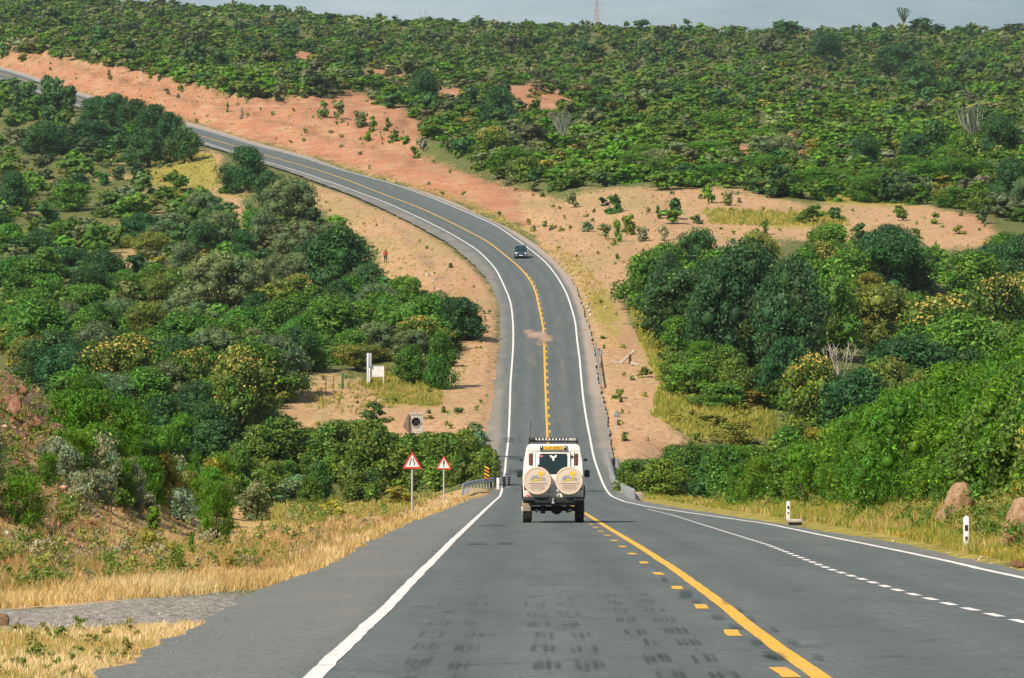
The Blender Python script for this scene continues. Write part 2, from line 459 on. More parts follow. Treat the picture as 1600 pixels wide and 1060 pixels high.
RED = [(-160,50),(0,66),(60,76),(130,88),(270,118),(300,135),(380,152),(440,160),(470,152),(500,140),(560,145),(625,175),(662,218),(640,240),(700,262),(780,288),(840,300),(870,318),(900,345),(860,385),(820,355),(760,332),(650,292),(520,252),(400,222),(300,193),(200,166),(100,140),(0,112),(-160,60)]
SAND_R = [(800,290),(880,318),(900,296),(1000,292),(1150,296),(1250,322),(1330,312),(1450,322),(1562,350),(1550,388),(1400,386),(1200,372),(1050,402),(985,440),(970,480),(1000,520),(1030,560),(1040,620),(1020,650),(1080,684),(1210,684),(1210,702),(1000,722),(956,722),(940,620),(925,530),(895,440),(830,370)]
SAND_L = [(430,262),(520,298),(600,330),(700,385),(750,430),(775,470),(780,560),(772,640),(775,705),(700,712),(640,700),(560,700),(560,650),(500,705),(435,705),(425,650),(480,590),(520,580),(560,590),(640,585),(690,600),(720,560),(735,500),(700,480),(640,470),(600,440),(590,390),(520,340),(470,300)]
SAND_L2 = [(300,240),(345,235),(360,300),(400,335),(402,372),(385,380),(350,335),(300,300),(240,300),(200,315),(200,300),(270,280)]
SAND_L3 = [(20,322),(80,326),(80,340),(25,336)]
SAND_L4 = [(150,385),(235,395),(235,440),(205,425)]
LHILL = [(-180,128),(0,140),(60,150),(130,185),(240,205),(300,240),(345,262),(430,310),(480,335),(560,385),(600,440),(600,470),(690,490),(735,525),(700,600),(640,582),(560,570),(480,575),(480,600),(440,640),(425,700),(300,720),(100,650),(0,560),(-180,520)]
TOPBAND = [(-160,45),(0,62),(130,84),(270,114),(300,132),(300,150),(250,132),(130,108),(0,90),(-160,70)]
RED2 = [[(780,135),(860,130),(900,165),(830,180),(800,165)], [(500,145),(640,170),(665,220),(600,210)], [(580,105),(640,110),(640,130),(570,125)], [(690,135),(725,140),(715,165),(685,160)], [(1040,222),(1095,235),(1090,250),(1040,240)], [(1150,215),(1175,218),(1170,255),(1148,245)], [(1205,225),(1235,205),(1270,250),(1255,268),(1225,255)], [(455,75),(485,80),(480,98),(455,95)], [(1330,315),(1400,322),(1550,340),(1560,372),(1500,375),(1420,350),(1340,345)]]
YG = [[(1110,330),(1300,335),(1330,352),(1200,355),(1100,350)], [(985,480),(1010,490),(1060,590),(1030,560),(1000,520)], [(1030,600),(1080,590),(1200,640),(1210,682),(1080,682),(1025,650)], [(600,575),(640,580),(690,615),(690,636),(610,632),(590,610)], [(250,235),(330,240),(360,290),(300,300),(220,290)], [(1230,290),(1440,312),(1440,325),(1290,318)]]
GRAV = [(-40,950),(0,953),(150,946),(250,933),(400,921),(440,912),(380,945),(330,965),(280,975),(200,975),(120,985),(60,992),(-40,995)]
ROCKP = [[(612,352),(640,372),(672,402),(700,432),(716,462),(704,466),(690,444),(664,414),(634,386)], [(560,318),(600,340),(640,366),(632,370),(590,346)], [(-60,560),(40,590),(110,690),(95,710),(60,720),(-60,690)], [(95,850),(150,845),(240,880),(230,900),(170,895)], [(-40,700),(60,760),(110,780),(90,800),(-40,740)]]

def build_ground():
    u = np.linspace(-.185, .185, 500)
    Ys = np.concatenate([np.geomspace(7, 24, 20)[:-1], np.geomspace(24, 140, 190)[:-1], np.geomspace(140, 460, 130)[:-1], np.geomspace(460, 2300, 210)[:-1], np.geomspace(2300, 3000, 12)])
    UU, YY = np.meshgrid(u, Ys)
    XX = UU * YY
    ZZ = height(XX, YY)
    m_ = (Ys > 18) & (Ys < 2350)
    GRID.update(u=u, y=Ys[m_], z=np.ascontiguousarray(ZZ[m_].T))
    nr, nc = XX.shape
    V = np.stack([XX.ravel(), YY.ravel(), ZZ.ravel()], 1)
    i = np.arange(nr * nc).reshape(nr, nc)
    Fc = np.stack([i[:-1, :-1].ravel(), i[:-1, 1:].ravel(), i[1:, 1:].ravel(), i[1:, :-1].ravel()], 1)
    me = np_mesh('ground', V, Fc, M_soil, True)
    px, py = pix(V[:, 0], V[:, 1], V[:, 2])
    X, Y = V[:, 0], V[:, 1]
    dl, dr = LX('el', Y) - X, X - LX('er', Y)
    d = np.maximum(dl, dr)
    nzx = 9 * fbm(px / 40, py / 16, 3); nzy = 5 * fbm(px / 40 + 50, py / 16 + 9, 3)
    qx, qy = px + nzx, py + nzy
    red = in_poly(qx, qy, RED).astype(float)
    for r in RED2: red = np.maximum(red, in_poly(qx, qy, r))
    sand = np.zeros(len(V))
    for r in (SAND_R, SAND_L, SAND_L2, SAND_L3, SAND_L4): sand = np.maximum(sand, in_poly(qx, qy, r))
    straw = (Y < 290) * np.where(dl > 0, 1 - sstep(5, 10, dl - .02 * Y), 0) * .95
    straw = np.maximum(straw, (Y < 290) * (dr > 0) * (1 - sstep(1.5, 5, dr)) * .55)
    strip = (Y > 300) * np.where(dr > 0, (1 - sstep(2.5, 6, dr)) * sstep(.2, 1.0, dr), (1 - sstep(1, 4, dl)) * .35)
    yg = np.zeros(len(V))
    for r in YG: yg = np.maximum(yg, in_poly(qx, qy, r) * .95)
    yg = np.maximum(yg, (Y < 290) * (dr > 0) * .62)
    yg = np.maximum(yg, (Y < 290) * (dl > 0) * .25 * sstep(6, 14, dl))
    yg = np.maximum(yg, strip * .62 * (Y > 430) * (.7 + 1.2 * np.clip(fbm(X / 3 + 7, Y / 30, 3), -.5, .5)))
    straw = np.maximum(straw, (Y > 430) * strip * .4)
    tb = in_poly(qx, qy, TOPBAND)
    sand = np.maximum(sand, tb * .85); yg = np.maximum(yg, tb * .30)
    lh = in_poly(qx, qy, LHILL) * 1.0
    straw = np.maximum(straw, lh * np.clip(.24 + .5 * fbm(X / 9, Y / 22, 3), 0, .7))
    grav = np.maximum(in_poly(qx, qy, GRAV) * 1.0, .55 * in_poly(qx, qy, [(778, 630), (700, 635), (620, 640), (598, 649), (640, 660), (780, 668)]))
    for r in ([(1440, 845), (1462, 790), (1495, 752), (1540, 800), (1530, 850)], [(1552, 860), (1568, 800), (1600, 778), (1660, 780), (1660, 890)]): red = np.maximum(red, .9 * in_poly(qx, qy, r)); yg = yg * (1 - .8 * in_poly(qx, qy, r))
    straw = straw * (1 - grav)
    rock = np.zeros(len(V))
    for r in ROCKP: rock = np.maximum(rock, in_poly(qx, qy, r) * .9)
    redn = (Y < 150) * (dl > 3.2 + .02 * Y) * (.50 + .25 * fbm(X / 2.2, Y / 5, 3))
    red = np.maximum(red, redn)
    # some bare earth between the bushes of the far slope
    red = np.maximum(red, (Y > 560) * (dr > 30) * np.clip(.15 + .5 * fbm(X / 26, Y / 60, 3), 0, .5))
    def blur(m, k=3):
        m = m.reshape(nr, nc)
        for ax in (0, 1):
            for _ in range(2):
                acc = 0
                for j in range(-k, k + 1): acc = acc + np.roll(m, j, ax)
                m = acc / (2 * k + 1)
        return m.ravel()
    red, sand, yg, grav, rock = blur(red), blur(sand), blur(yg, 2), blur(grav, 5), blur(rock, 2)
    vcol(me, 'soil', np.stack([red, sand, straw], 1))
    vcol(me, 'cover', np.stack([yg, grav, rock], 1))
    o = obj_from_mesh('ground', me)
    tag(o, 'valley ground of red earth, sand and dry grass under the bush', kind='structure')
    return o
build_ground()

# ------------------------------------------------------------------ road and markings
def strip_mesh(name, xa, xb, ys, dz, mat, ncol=1):
    t = np.linspace(0, 1, ncol + 1)
    XX = xa[:, None] * (1 - t) + xb[:, None] * t
    YY = np.repeat(ys[:, None], ncol + 1, 1)
    ZZ = np.repeat((road_z(ys) + dz)[:, None], ncol + 1, 1)
    n = len(ys); i = np.arange(n * (ncol + 1)).reshape(n, ncol + 1)
    Fc = np.stack([i[:-1, :-1].ravel(), i[:-1, 1:].ravel(), i[1:, 1:].ravel(), i[1:, :-1].ravel()], 1)
    return np_mesh(name, np.stack([XX.ravel(), YY.ravel(), ZZ.ravel()], 1), Fc, mat, True)
def build_road():
    xa, xb = L['el'].copy(), L['er'].copy()
    xa += .12 * fbm(RY / 1.1, RY * 0, 4) * np.interp(RY, [0, 40, 300, 900], [1.3, 1.5, 2, 3]); xb += .12 * fbm(RY / 1.5 + 90, RY * 0, 3) * np.interp(RY, [0, 40, 300, 900], [.6, 1, 2, 3])
    me = strip_mesh('road', xa, xb, RY, 0.0, M_asph, 40)
    V = np.empty(len(me.vertices) * 3, np.float32); me.vertices.foreach_get('co', V); V = V.reshape(-1, 3)
    X, Y = V[:, 0], V[:, 1]
    out = np.maximum(LX('l', Y) - X, X - LX('r', Y))
    sh = sstep(-.15, .35, out) * np.where(Y < 270, .8, .55)
    du = sstep(.1, 1.2, out) * sstep(330, 420, Y) * np.where(X > LX('y', Y), .95, .35)
    du = np.maximum(du, sstep(.2, 1.0, out) * (Y > 275) * (Y < 400) * .5)
    yl = LX('y', Y); ll = LX('l', Y); rr_ = LX('r', Y); wp = du * 0
    for c0, c1 in ((ll, yl), (yl, np.minimum(rr_, yl + 3.5))):
        for f in (.27, .74): wp = np.maximum(wp, np.exp(-((X - (c0 + (c1 - c0) * f)) / .38) ** 2))
    vcol(me, 'wear', np.stack([sh, du, wp], 1))
    road = obj_from_mesh('road', me)
    tag(road, 'grey two lane asphalt road dipping to the bridge and climbing left', kind='structure')
    w = np.interp(RY, [0, 200, 400, 800, 1500], [.065, .070, .085, .11, .14])
    for k, nm in (('l', 'edge_line'), ('r', 'edge_line')):
        c = L[k] + (.018 * fbm(RY / .8 + (3 if k == 'l' else 60), RY * 0, 2))
        e = .012 * fbm(RY / .35 + 9, RY * 0, 2)
        tag(obj_from_mesh(nm, strip_mesh(nm, c - w - e, c + w + e * .7, RY, .005, M_white), road), 'solid white line along the %s edge of the road' % ('left' if k == 'l' else 'right'))
    c = L['y'] + .012 * fbm(RY / .8 + 30, RY * 0, 2)
    tag(obj_from_mesh('centre_line', strip_mesh('centre_line', c - w * 1.1, c + w * 1.1, RY, .005, M_yellow), road), 'solid yellow centre line')
    # yellow blocks: left of the centre line up to the bridge, right of it on the far side
    def block_mesh(x, y0, y1, hw):
        ys = np.linspace(y0, y1, 4)
        cx = LX('y', ys) + x
        jl = RNG.normal(0, .012, 4)
        return np.stack([cx - hw + jl, ys, road_z(ys) + .005], 1), np.stack([cx + hw + jl, ys, road_z(ys) + .005], 1)
    def block(name, x, y0, y1, hw, mat, xf=None):
        a, b = block_mesh(x, y0, y1, hw) if xf is None else xf(y0, y1, hw)
        V = np.concatenate([a, b]); n = len(a)
        Fc = np.array([[i, n + i, n + i + 1, i + 1] for i in range(n - 1)])
        return V, Fc
    y = 34.4 - 7.33 * 0
    far_v, far_f, cnt = [], [], 0
    y = 28.65
    while y < 262:
        V, Fc = block('centre_block', -.20 - .12 * min(1, (y - 28) / 36), y, y + 1.5, .066, M_yellow)
        if y < 135: obj_from_mesh('centre_block', np_mesh('centre_block', V, Fc, M_yellow), road)
        else: far_v.append(V); far_f.append(Fc + cnt); cnt += len(V)
        y += 7.33
    y = 330
    while y < 560:
        V, Fc = block('centre_block', .22, y, y + 2.4, .07, M_yellow)
        far_v.append(V); far_f.append(Fc + cnt); cnt += len(V); y += 7.33
    tag(obj_from_mesh('far_centre_blocks', np_mesh('far_centre_blocks', np.concatenate(far_v), np.concatenate(far_f), M_yellow), road), kind='stuff')
    # white dashes of the climbing lane
    D = hits([(1700,1001),(1600,973),(1485,945),(1400,922),(1300,891),(1200,852),(1110,824),(1050,805),(1016,797)], base)
    D = D[np.argsort(D[:, 1])]
    def dx(y0, y1, hw):
        ys = np.linspace(y0, y1, 3); cx = np.interp(ys, D[:, 1], D[:, 0])
        return np.stack([cx - hw, ys, road_z(ys) + .005], 1), np.stack([cx + hw, ys, road_z(ys) + .005], 1)
    far_v, far_f, cnt = [], [], 0
    y = 32.0
    while y < 168:
        V, Fc = block('lane_dash', 0, y, y + 1.0, .055, M_white, dx)
        if y < 92: obj_from_mesh('lane_dash', np_mesh('lane_dash', V, Fc, M_white), road)
        else: far_v.append(V); far_f.append(Fc + cnt); cnt += len(V)
        y += 1.78
    tag(obj_from_mesh('far_lane_dashes', np_mesh('far_lane_dashes', np.concatenate(far_v), np.concatenate(far_f), M_white), road), kind='stuff')
    # dark tyre marks left at each rib of the rumble strips, and smears beside the yellow blocks
    def decals(name, quads, mat, dz):
        Vs, Fs, A = [], [], []
        n = 0
        for qi, (cx, cy, hw, hl, a, skew) in enumerate(quads):
            m = 5
            g = np.linspace(-1, 1, m)
            gx, gy = np.meshgrid(g, g)
            x = cx + gx * hw + gy * skew; yy = cy + gy * hl
            V = np.stack([x.ravel(), yy.ravel(), (road_z(yy) + dz + .00025 * (qi % 60)).ravel()], 1)
            al = a * np.clip(1.35 - (gx ** 2 + gy ** 2), 0, 1)
            al[0, :] = al[-1, :] = 0; al[:, 0] = al[:, -1] = 0
            i = np.arange(m * m).reshape(m, m) + n
            Fs.append(np.stack([i[:-1, :-1].ravel(), i[:-1, 1:].ravel(), i[1:, 1:].ravel(), i[1:, :-1].ravel()], 1))
            Vs.append(V); A.append(np.repeat(al.ravel()[:, None], 3, 1)); n += m * m
        me = np_mesh(name, np.concatenate(Vs), np.concatenate(Fs), mat)
        vcol(me, 'amount', np.concatenate(A))
        return tag(obj_from_mesh(name, me, road), kind='stuff')
    q = []
    for X0, ph in ((-.70, .5), (-.37, .2), (.24, 0), (.57, 0), (1.09, 1.1), (1.46, 1.2)):
        for r in range(15):
            yc = 27.6 + 2.8 * r + ph + RNG.normal(0, .12)
            amp = max(0.0, 1.0 - r / 15) * (1.0 if X0 > -.2 else .8)
            for b in (-.085, -.03, .03, .085):
                if RNG.random() < .18: continue
                q.append((X0 + b + RNG.normal(0, .006), yc + RNG.normal(0, .10), .028, .75 + .3 * RNG.random(), amp * (.75 + .35 * RNG.random()), .01))
        for r in range(26): q.append((X0 + RNG.normal(0, .012), 27 + r * 1.5, (.11), 1.4, .30 * max(0, 1 - r / 26) * (.7 + .6 * RNG.random()), .02))
    for r in range(10):
        y0 = 27 + r * 2.3
        q.append((-.66 + .02 * math.sin(r), y0, .022, 1.4, .13 * (1 - r / 12), .01))
        q.append((-.735 + .02 * math.sin(r * 2), y0, .018, 1.4, .13 * (1 - r / 12), .01))
    decals('tyre_marks', q, mat_decal('tyre_rubber', (.040, .056, .056), .40, 9.0), .009)
    q = []
    for (px, py, hw, hl, sk) in ((1037,907,.05,1.6,.04),(1070,930,.10,2.4,.10),(1087,942,.08,.9,.03),(1120,966,.09,.8,0),(1147,982,.08,.6,0),(1180,1005,.07,.9,.03),(1200,1027,.06,.7,0),(1132,944,.04,.6,0),(1155,955,.04,.6,0),(1172,969,.05,.5,0),(1208,986,.04,.5,0),(1237,1006,.06,.6,0),(1212,1029,.09,.8,0),(1276,1030,.05,.5,0),(745,851,.28,1.2,0),(790,850,.25,1.5,0),(770,822,.5,2.0,0)):
        h = hits([(px, py)], base)[0]
        q.append((h[0], h[1], hw, hl, .8, sk))
    for (px, py, hw, hl) in ((803,716,.9,3.2),(808,737,1.0,4.0),(800,758,1.3,3.0),(826,766,1.6,2.4),(795,688,.6,4.0),(930,768,1.0,3.0),(905,772,.9,3.0)):  # dark bluish patches on the road around the bridge
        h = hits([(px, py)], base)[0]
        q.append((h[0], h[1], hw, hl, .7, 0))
    decals('dark_patches', q, mat_decal('dark_patch', (.050, .072, .078), .55, 3.0), .026)
    q = []
    for (px, py, hw, hl, a) in ((838,524,1.5,6,.9),(852,530,1.2,6,.8),(826,519,.8,4,.7),(845,537,.9,5,.55),(833,563,.5,12,.35),(880,575,.35,26,.30),(878,500,.3,18,.25),(872,640,.3,18,.28)):
        h = hits([(px, py)], base)[0]
        q.append((h[0], h[1], hw, hl, a, 0))
    decals('sand_spill', q, mat_decal('spilled_sand', (.47, .34, .24), .85, 1.3), .042)
    # dark strip over the left part of the road at the bridge deck
    h = hits([(785, 714), (815, 715)], base)
    yj = h[:, 1].mean()
    for yy, xa_, xb_ in ((yj, -1.5, 3.0),):
        ys = np.array([yy, yy + 1.3])
        obj_from_mesh('deck_line', strip_mesh('deck_line', LX('el', ys) + .05, LX('el', ys) + 1.7, ys, .007, plain('deck_line_dark', (.06, .06, .055), .9)), road)
    return road
ROAD = build_road()

# ------------------------------------------------------------------ vegetation: leaf meshes
def ico(sub):
    bm = bmesh.new(); bmesh.ops.create_icosphere(bm, subdivisions=sub, radius=1.0)
    V = np.array([v.co[:] for v in bm.verts]); Fc = np.array([[l.index for l in f.verts] for f in bm.faces]); bm.free()
    return V, Fc
ICO1 = ico(1)
def unit(v): return v / np.maximum(np.linalg.norm(v, axis=1, keepdims=True), 1e-9)

def leaf_cloud(rng, C, R, n_leaf, size, up=.25, rnd=.8, asp=.5, spread=(.72, 1.12)):
    """leaf-shaped faces on and around clumps with centres C and radii R -> quads (n,4,3) and clump index"""
    k = len(C)
    idx = np.repeat(np.arange(k), n_leaf)
    dirs = unit(rng.normal(size=(k * n_leaf, 3)))
    dirs[:, 2] += .12; dirs = unit(dirs)
    r = R[idx] * rng.uniform(*spread, len(idx))
    p = C[idx] + dirs * r[:, None] * np.array([1, 1, .85])
    nrm = unit(dirs * 1.0 + rng.normal(size=dirs.shape) * rnd + np.array([0, 0, up]))
    t1 = unit(np.cross(nrm, unit(rng.normal(size=dirs.shape))))
    t2 = np.cross(nrm, t1)
    s = size * rng.uniform(.6, 1.35, len(idx))[:, None]
    q = np.stack([p - t1 * s, p - t2 * s * asp, p + t1 * s, p + t2 * s * asp], 1)
    return q, idx

def clumps(rng, n, shape, z0, z1, r=(.13, .22)):
    """clump centres spread over an uneven crown envelope of unit width and height z0..z1"""
    out = []
    lob = rng.uniform(0, 6.28, 3); amp = rng.uniform(.06, .2, 3)
    tries = 0
    while len(out) < n and tries < 6000:
        tries += 1
        a = rng.uniform(0, 2 * np.pi); h = rng.uniform(0, 1) ** .8
        if shape == 'dome': w = math.sqrt(max(0, 1 - (h * .98) ** 2.3))
        elif shape == 'round': w = math.sin(math.pi * min(.97, .12 + h * .86)) ** .6
        elif shape == 'flat': w = .35 + .65 * min(1, h * 1.6) if h < .8 else 1.0 - (h - .8) * 2.2
        elif shape == 'cone': w = 1 - h * .9
        else: w = .62 + .38 * math.sin(math.pi * h)
        w *= 1 + sum(am * math.sin((j + 2) * a + l) for j, (am, l) in enumerate(zip(amp, lob)))
        rr = rng.uniform(*r)
        rad = max(.0, .5 * w - rr * .75) * (rng.random() ** .33)
        z = z0 + (z1 - z0) * h
        z = min(max(z, z0 + rr * .3), z1 - rr * .7 + .05 * rng.random())
        c = np.array([math.cos(a) * rad, math.sin(a) * rad, z])
        if all(np.linalg.norm(c - o[0]) > .55 * min(rr, o[1]) for o in out): out.append((c, rr))
    return np.array([o[0] for o in out]), np.array([o[1] for o in out])

def leaf_mesh(name, seed, n_cl, n_leaf, size, shape, z0=0.0, z1=1.0, r=(.13, .22), core=.62, rnd=.8, asp=.5, up=.25, mat=None, contrast=.55):
    rng = np.random.default_rng(seed)
    C, R = clumps(rng, n_cl, shape, z0, z1, r)
    q, idx = leaf_cloud(rng, C, R, n_leaf, size, up, rnd, asp)
    nq = len(q)
    V = [q.reshape(-1, 3)]
    i = np.arange(nq * 4).reshape(nq, 4)
    T = [i[:, [0, 1, 2]], i[:, [0, 2, 3]]]
    ct = rng.uniform(1 - contrast * .45, 1 + contrast * .45, (len(C), 1)) * np.array([[1, 1, 1]])
    ct = ct * (1 + rng.normal(0, .09, (len(C), 3)) * np.array([[1.3, .4, .9]]))
    lt = ct[idx] * rng.uniform(1 - contrast, 1 + contrast, (nq, 1))
    lt = lt * np.where(rng.random((nq, 1)) < .06, np.array([[2.2, 1.7, 1.2]]), 1)
    K = [np.repeat(lt, 4, 0)]
    off = nq * 4
    if core > 0:
        for c, rr, t in zip(C, R, ct):
            V.append(ICO1[0] * rr * core * rng.uniform(.9, 1.1, (len(ICO1[0]), 1)) + c); T.append(ICO1[1] + off); off += len(ICO1[0])
            K.append(np.repeat(t[None] * .85, len(ICO1[0]), 0))
    me = np_mesh(name, np.concatenate(V), np.concatenate(T), mat or M_leaf)
    vcol(me, 'tint', np.clip(np.concatenate(K), 0, 3))
    return me, C, R

def tube(rng, pts, rads, n=6, wob=.08):
    pts = [np.array(p, float) for p in pts]
    V, Fc = [], []
    for k, (p, r) in enumerate(zip(pts, rads)):
        d = pts[min(k + 1, len(pts) - 1)] - pts[max(k - 1, 0)]; d = d / (np.linalg.norm(d) + 1e-9)
        a = np.cross(d, [0.31, .2, .93] if abs(d[2]) < .9 else [1, 0, 0]); a /= np.linalg.norm(a); b = np.cross(d, a)
        for j in range(n):
            t = 2 * np.pi * j / n; rr = r * (1 + rng.normal(0, wob))
            V.append(p + (a * math.cos(t) + b * math.sin(t)) * rr)
    for k in range(len(pts) - 1):
        for j in range(n):
            Fc.append([k * n + j, k * n + (j + 1) % n, (k + 1) * n + (j + 1) % n, (k + 1) * n + j])
    return np.array(V), np.array(Fc)
def tubes_mesh(name, rng, segs, mat, n=6, wob=.08):
    Vs, Fs, o = [], [], 0
    for pts, rads in segs:
        V, Fc = tube(rng, pts, rads, n, wob); Vs.append(V); Fs.append(Fc + o); o += len(V)
    return np_mesh(name, np.concatenate(Vs), np.concatenate(Fs), mat, True)

def trunk_segs(rng, z_fork, C, n_limb=6, r0=.045):
    segs = []
    lean = rng.normal(0, .03, 2)
    base_p = np.array([0, 0, -.06]); fork = np.array([lean[0], lean[1], z_fork])
    segs.append(([base_p, base_p * .5 + fork * .5 + np.array([*rng.normal(0, .012, 2), 0]), fork], [r0 * 1.25, r0, r0 * .8]))
    for c in C[rng.choice(len(C), min(n_limb, len(C)), replace=False)]:
        m = fork * .5 + c * .5 + np.array([*rng.normal(0, .03, 2), -.03])
        segs.append(([fork, m, c], [r0 * .6, r0 * .36, r0 * .14]))
    return segs

TREES = {}                                   # kind -> list of (crown mesh, trunk mesh, blossom mesh or None)
def blossom_mesh(seed, C, R, n, size):
    rng = np.random.default_rng(seed)
    top = np.argsort(-C[:, 2] - .5 * rng.random(len(C)))[:max(3, int(len(C) * .34))]
    q, idx = leaf_cloud(rng, C[top] + np.array([0, 0, .02]), R[top] * .95, n, size, .6, .8, .7, (.95, 1.25))
    q = q[(q[:, :, 2].mean(1) > C[top][idx][:, 2] + R[top][idx] * .2)]
    nq = len(q); i = np.arange(nq * 4).reshape(nq, 4)
    me = np_mesh('blossom', q.reshape(-1, 3), np.concatenate([i[:, [0, 1, 2]], i[:, [0, 2, 3]]]), M_bloss)
    return me
M_bloss = plain('blossom', (.46, .33, .07), .7, .2, 0, .3, 30)
def make_trees():
    spec = {'dark': ('dome', 50, 165, .0215, .12, .85, .5), 'leafy': ('dome', 46, 150, .0245, .06, .85, .5), 'grey': ('round', 46, 150, .020, .12, .95, .6),
            'olive': ('flat', 42, 170, .020, .22, .9, .5), 'flower': ('dome', 48, 160, .022, .10, .85, .5), 'tall': ('round', 74, 180, .0168, .14, .85, .45)}
    for k, (shape, nc, nl, size, z0, rnd, core) in spec.items():
        TREES[k] = []
        for v in range(3):
            rng = np.random.default_rng(100 + v * 7 + sum(map(ord, k)))
            me, C, R = leaf_mesh('crown', 31 * v + sum(map(ord, k)), nc, nl, size, shape, z0, 1.0, (.11, .19), core, rnd)
            tm = tubes_mesh('trunk', rng, trunk_segs(rng, z0 + .14, C, 9 if k in ('grey', 'olive') else 6), M_bark)
            TREES[k].append((me, tm, blossom_mesh(v + 5, C, R, 60, .017) if k == 'flower' else None))
make_trees()
SHRUBS = {}
def make_shrubs():
    spec = {'bright': ('bush', 32, 200, .0255, 1.0, .28, .4, .45), 'mid': ('dome', 32, 170, .032, .95, .5, .45, .2), 'darkbush': ('dome', 30, 130, .036, .85, .5, .55, .2),
            'silver': ('bush', 24, 90, .040, 1.0, .35, .45, .5), 'yellowish': ('bush', 24, 100, .040, 1.0, .4, .5, .3), 'greygreen': ('round', 28, 95, .038, .95, .5, .55, .25)}
    for k, (shape, nc, nl, size, rnd, asp, core, up) in spec.items():
        SHRUBS[k] = []
        for v in range(3):
            rng = np.random.default_rng(500 + v + sum(map(ord, k)))
            me, C, R = leaf_mesh('shrub', 17 * v + 3 + sum(map(ord, k)), nc, nl, size, shape, 0, 1, (.13, .22), core, rnd, asp, up)
            # stems as real faces of the same mesh
            segs = [(([0, 0, -.08] + np.array([*rng.normal(0, .05, 2), 0]), c * np.array([.5, .5, .45]), c), [.018, .012, .005]) for c in C[:9]]
            st = tubes_mesh('stems', rng, segs, M_bark, 4)
            bm = bmesh.new(); bm.from_mesh(me); nf = len(bm.faces); bm.from_mesh(st)
            bm.faces.ensure_lookup_table()
            for f in bm.faces[nf:]: f.material_index = 1
            bm.to_mesh(me); bm.free(); me.materials.append(M_bark); bpy.data.meshes.remove(st)
            SHRUBS[k].append(me)
make_shrubs()
LEAFCOL = {'dark': (.040, .110, .028), 'leafy': (.085, .200, .022), 'grey': (.125, .180, .070), 'olive': (.155, .185, .030), 'flower': (.105, .175, .024), 'tall': (.036, .098, .032),
           'bright': (.078, .190, .010), 'mid': (.110, .190, .024), 'darkbush': (.048, .125, .030), 'silver': (.22, .265, .16), 'yellowish': (.215, .235, .036), 'greygreen': (.155, .210, .090)}
COLWORD = {'dark': 'dark green', 'leafy': 'mid green leafy', 'grey': 'grey-green', 'olive': 'olive', 'flower': 'yellow-blossomed', 'tall': 'deep green', 'bright': 'bright green',
           'mid': 'mid green', 'darkbush': 'dark green', 'silver': 'silvery', 'yellowish': 'yellowish', 'greygreen': 'grey-green'}

# ------------------------------------------------------------------ vegetation: where each plant stands
PLANTS = []      # dicts: cls tree/shrub, kind, X, Y, Z, h, w, where
def sc(Y): return F / Y
def put(px, py, wpx, hpx, kind, where, cls=None):
    X, Y, Z = H(px, py)
    s = sc(Y)
    PLANTS.append(dict(cls=cls or ('tree' if kind in TREES else 'shrub'), kind=kind, X=X, Y=Y, Z=Z, h=hpx / s, w=wpx / s, where=where, put=True))

# trees and bushes one can pick out in the photograph: column, foot row, width, height (pixels), kind
LH = 'on the hillside left of the bend'
for a in [(385,300,96,68,'dark'),(455,360,118,82,'grey'),(420,330,70,60,'dark'),(470,418,120,70,'grey'),(530,474,155,118,'dark'),(452,458,60,50,'leafy'),(575,475,70,60,'dark'),
          (160,455,104,62,'dark'),(45,470,120,62,'leafy'),(345,500,150,105,'grey'),(290,440,80,60,'grey'),(230,410,80,45,'olive'),(270,385,90,50,'grey'),(340,390,80,60,'grey'),
          (60,560,150,90,'leafy'),(150,525,130,75,'leafy'),(240,545,110,70,'olive'),(330,575,120,60,'olive'),(150,205,64,52,'dark'),(178,202,70,54,'dark'),(208,212,72,56,'dark'),(238,222,74,58,'dark'),(266,230,64,54,'dark'),(290,240,50,44,'dark'),(164,188,44,36,'dark'),(196,192,50,36,'dark'),(226,200,46,36,'olive'),(84,182,56,40,'dark'),(100,170,34,26,'dark'),(40,172,50,34,'dark'),(10,168,50,34,'leafy'),(70,142,24,24,'dark'),(2,146,20,24,'dark'),(18,166,50,32,'dark'),(48,172,54,38,'dark'),(78,178,52,50,'dark'),(72,176,42,56,'dark'),(92,180,46,60,'dark'),(108,184,34,50,'dark'),(20,162,60,40,'dark'),(45,168,50,42,'leafy'),(140,190,34,34,'dark'),(60,186,60,36,'leafy'),
          (290,255,70,50,'dark'),(230,262,90,60,'dark'),(225,210,60,40,'olive'),(140,235,90,45,'dark'),(70,250,100,60,'dark'),(20,330,70,60,'dark'),(110,330,90,50,'leafy'),(190,325,70,35,'grey'),(410,390,60,60,'grey'),(250,480,70,50,'olive'),(400,470,70,60,'grey')]: put(*a, LH)
LV = 'between the culvert track and the hillside'
for a in [(520,562,165,95,'leafy'),(650,555,130,85,'leafy'),(690,608,64,86,'leafy'),(640,600,70,60,'leafy'),(430,625,128,98,'grey'),(560,580,100,40,'olive'),(700,520,60,50,'olive')]: put(*a, LV)
LB = 'above the left roadside bank'
for a in [(375,700,150,150,'flower'),(200,640,170,110,'flower'),(120,640,130,90,'dark'),(300,640,100,90,'flower'),(170,700,150,90,'dark'),(260,720,140,100,'dark'),(330,740,110,80,'dark'),(60,600,110,70,'olive')]: put(*a, LB)
RG = 'in the grove right of the road'
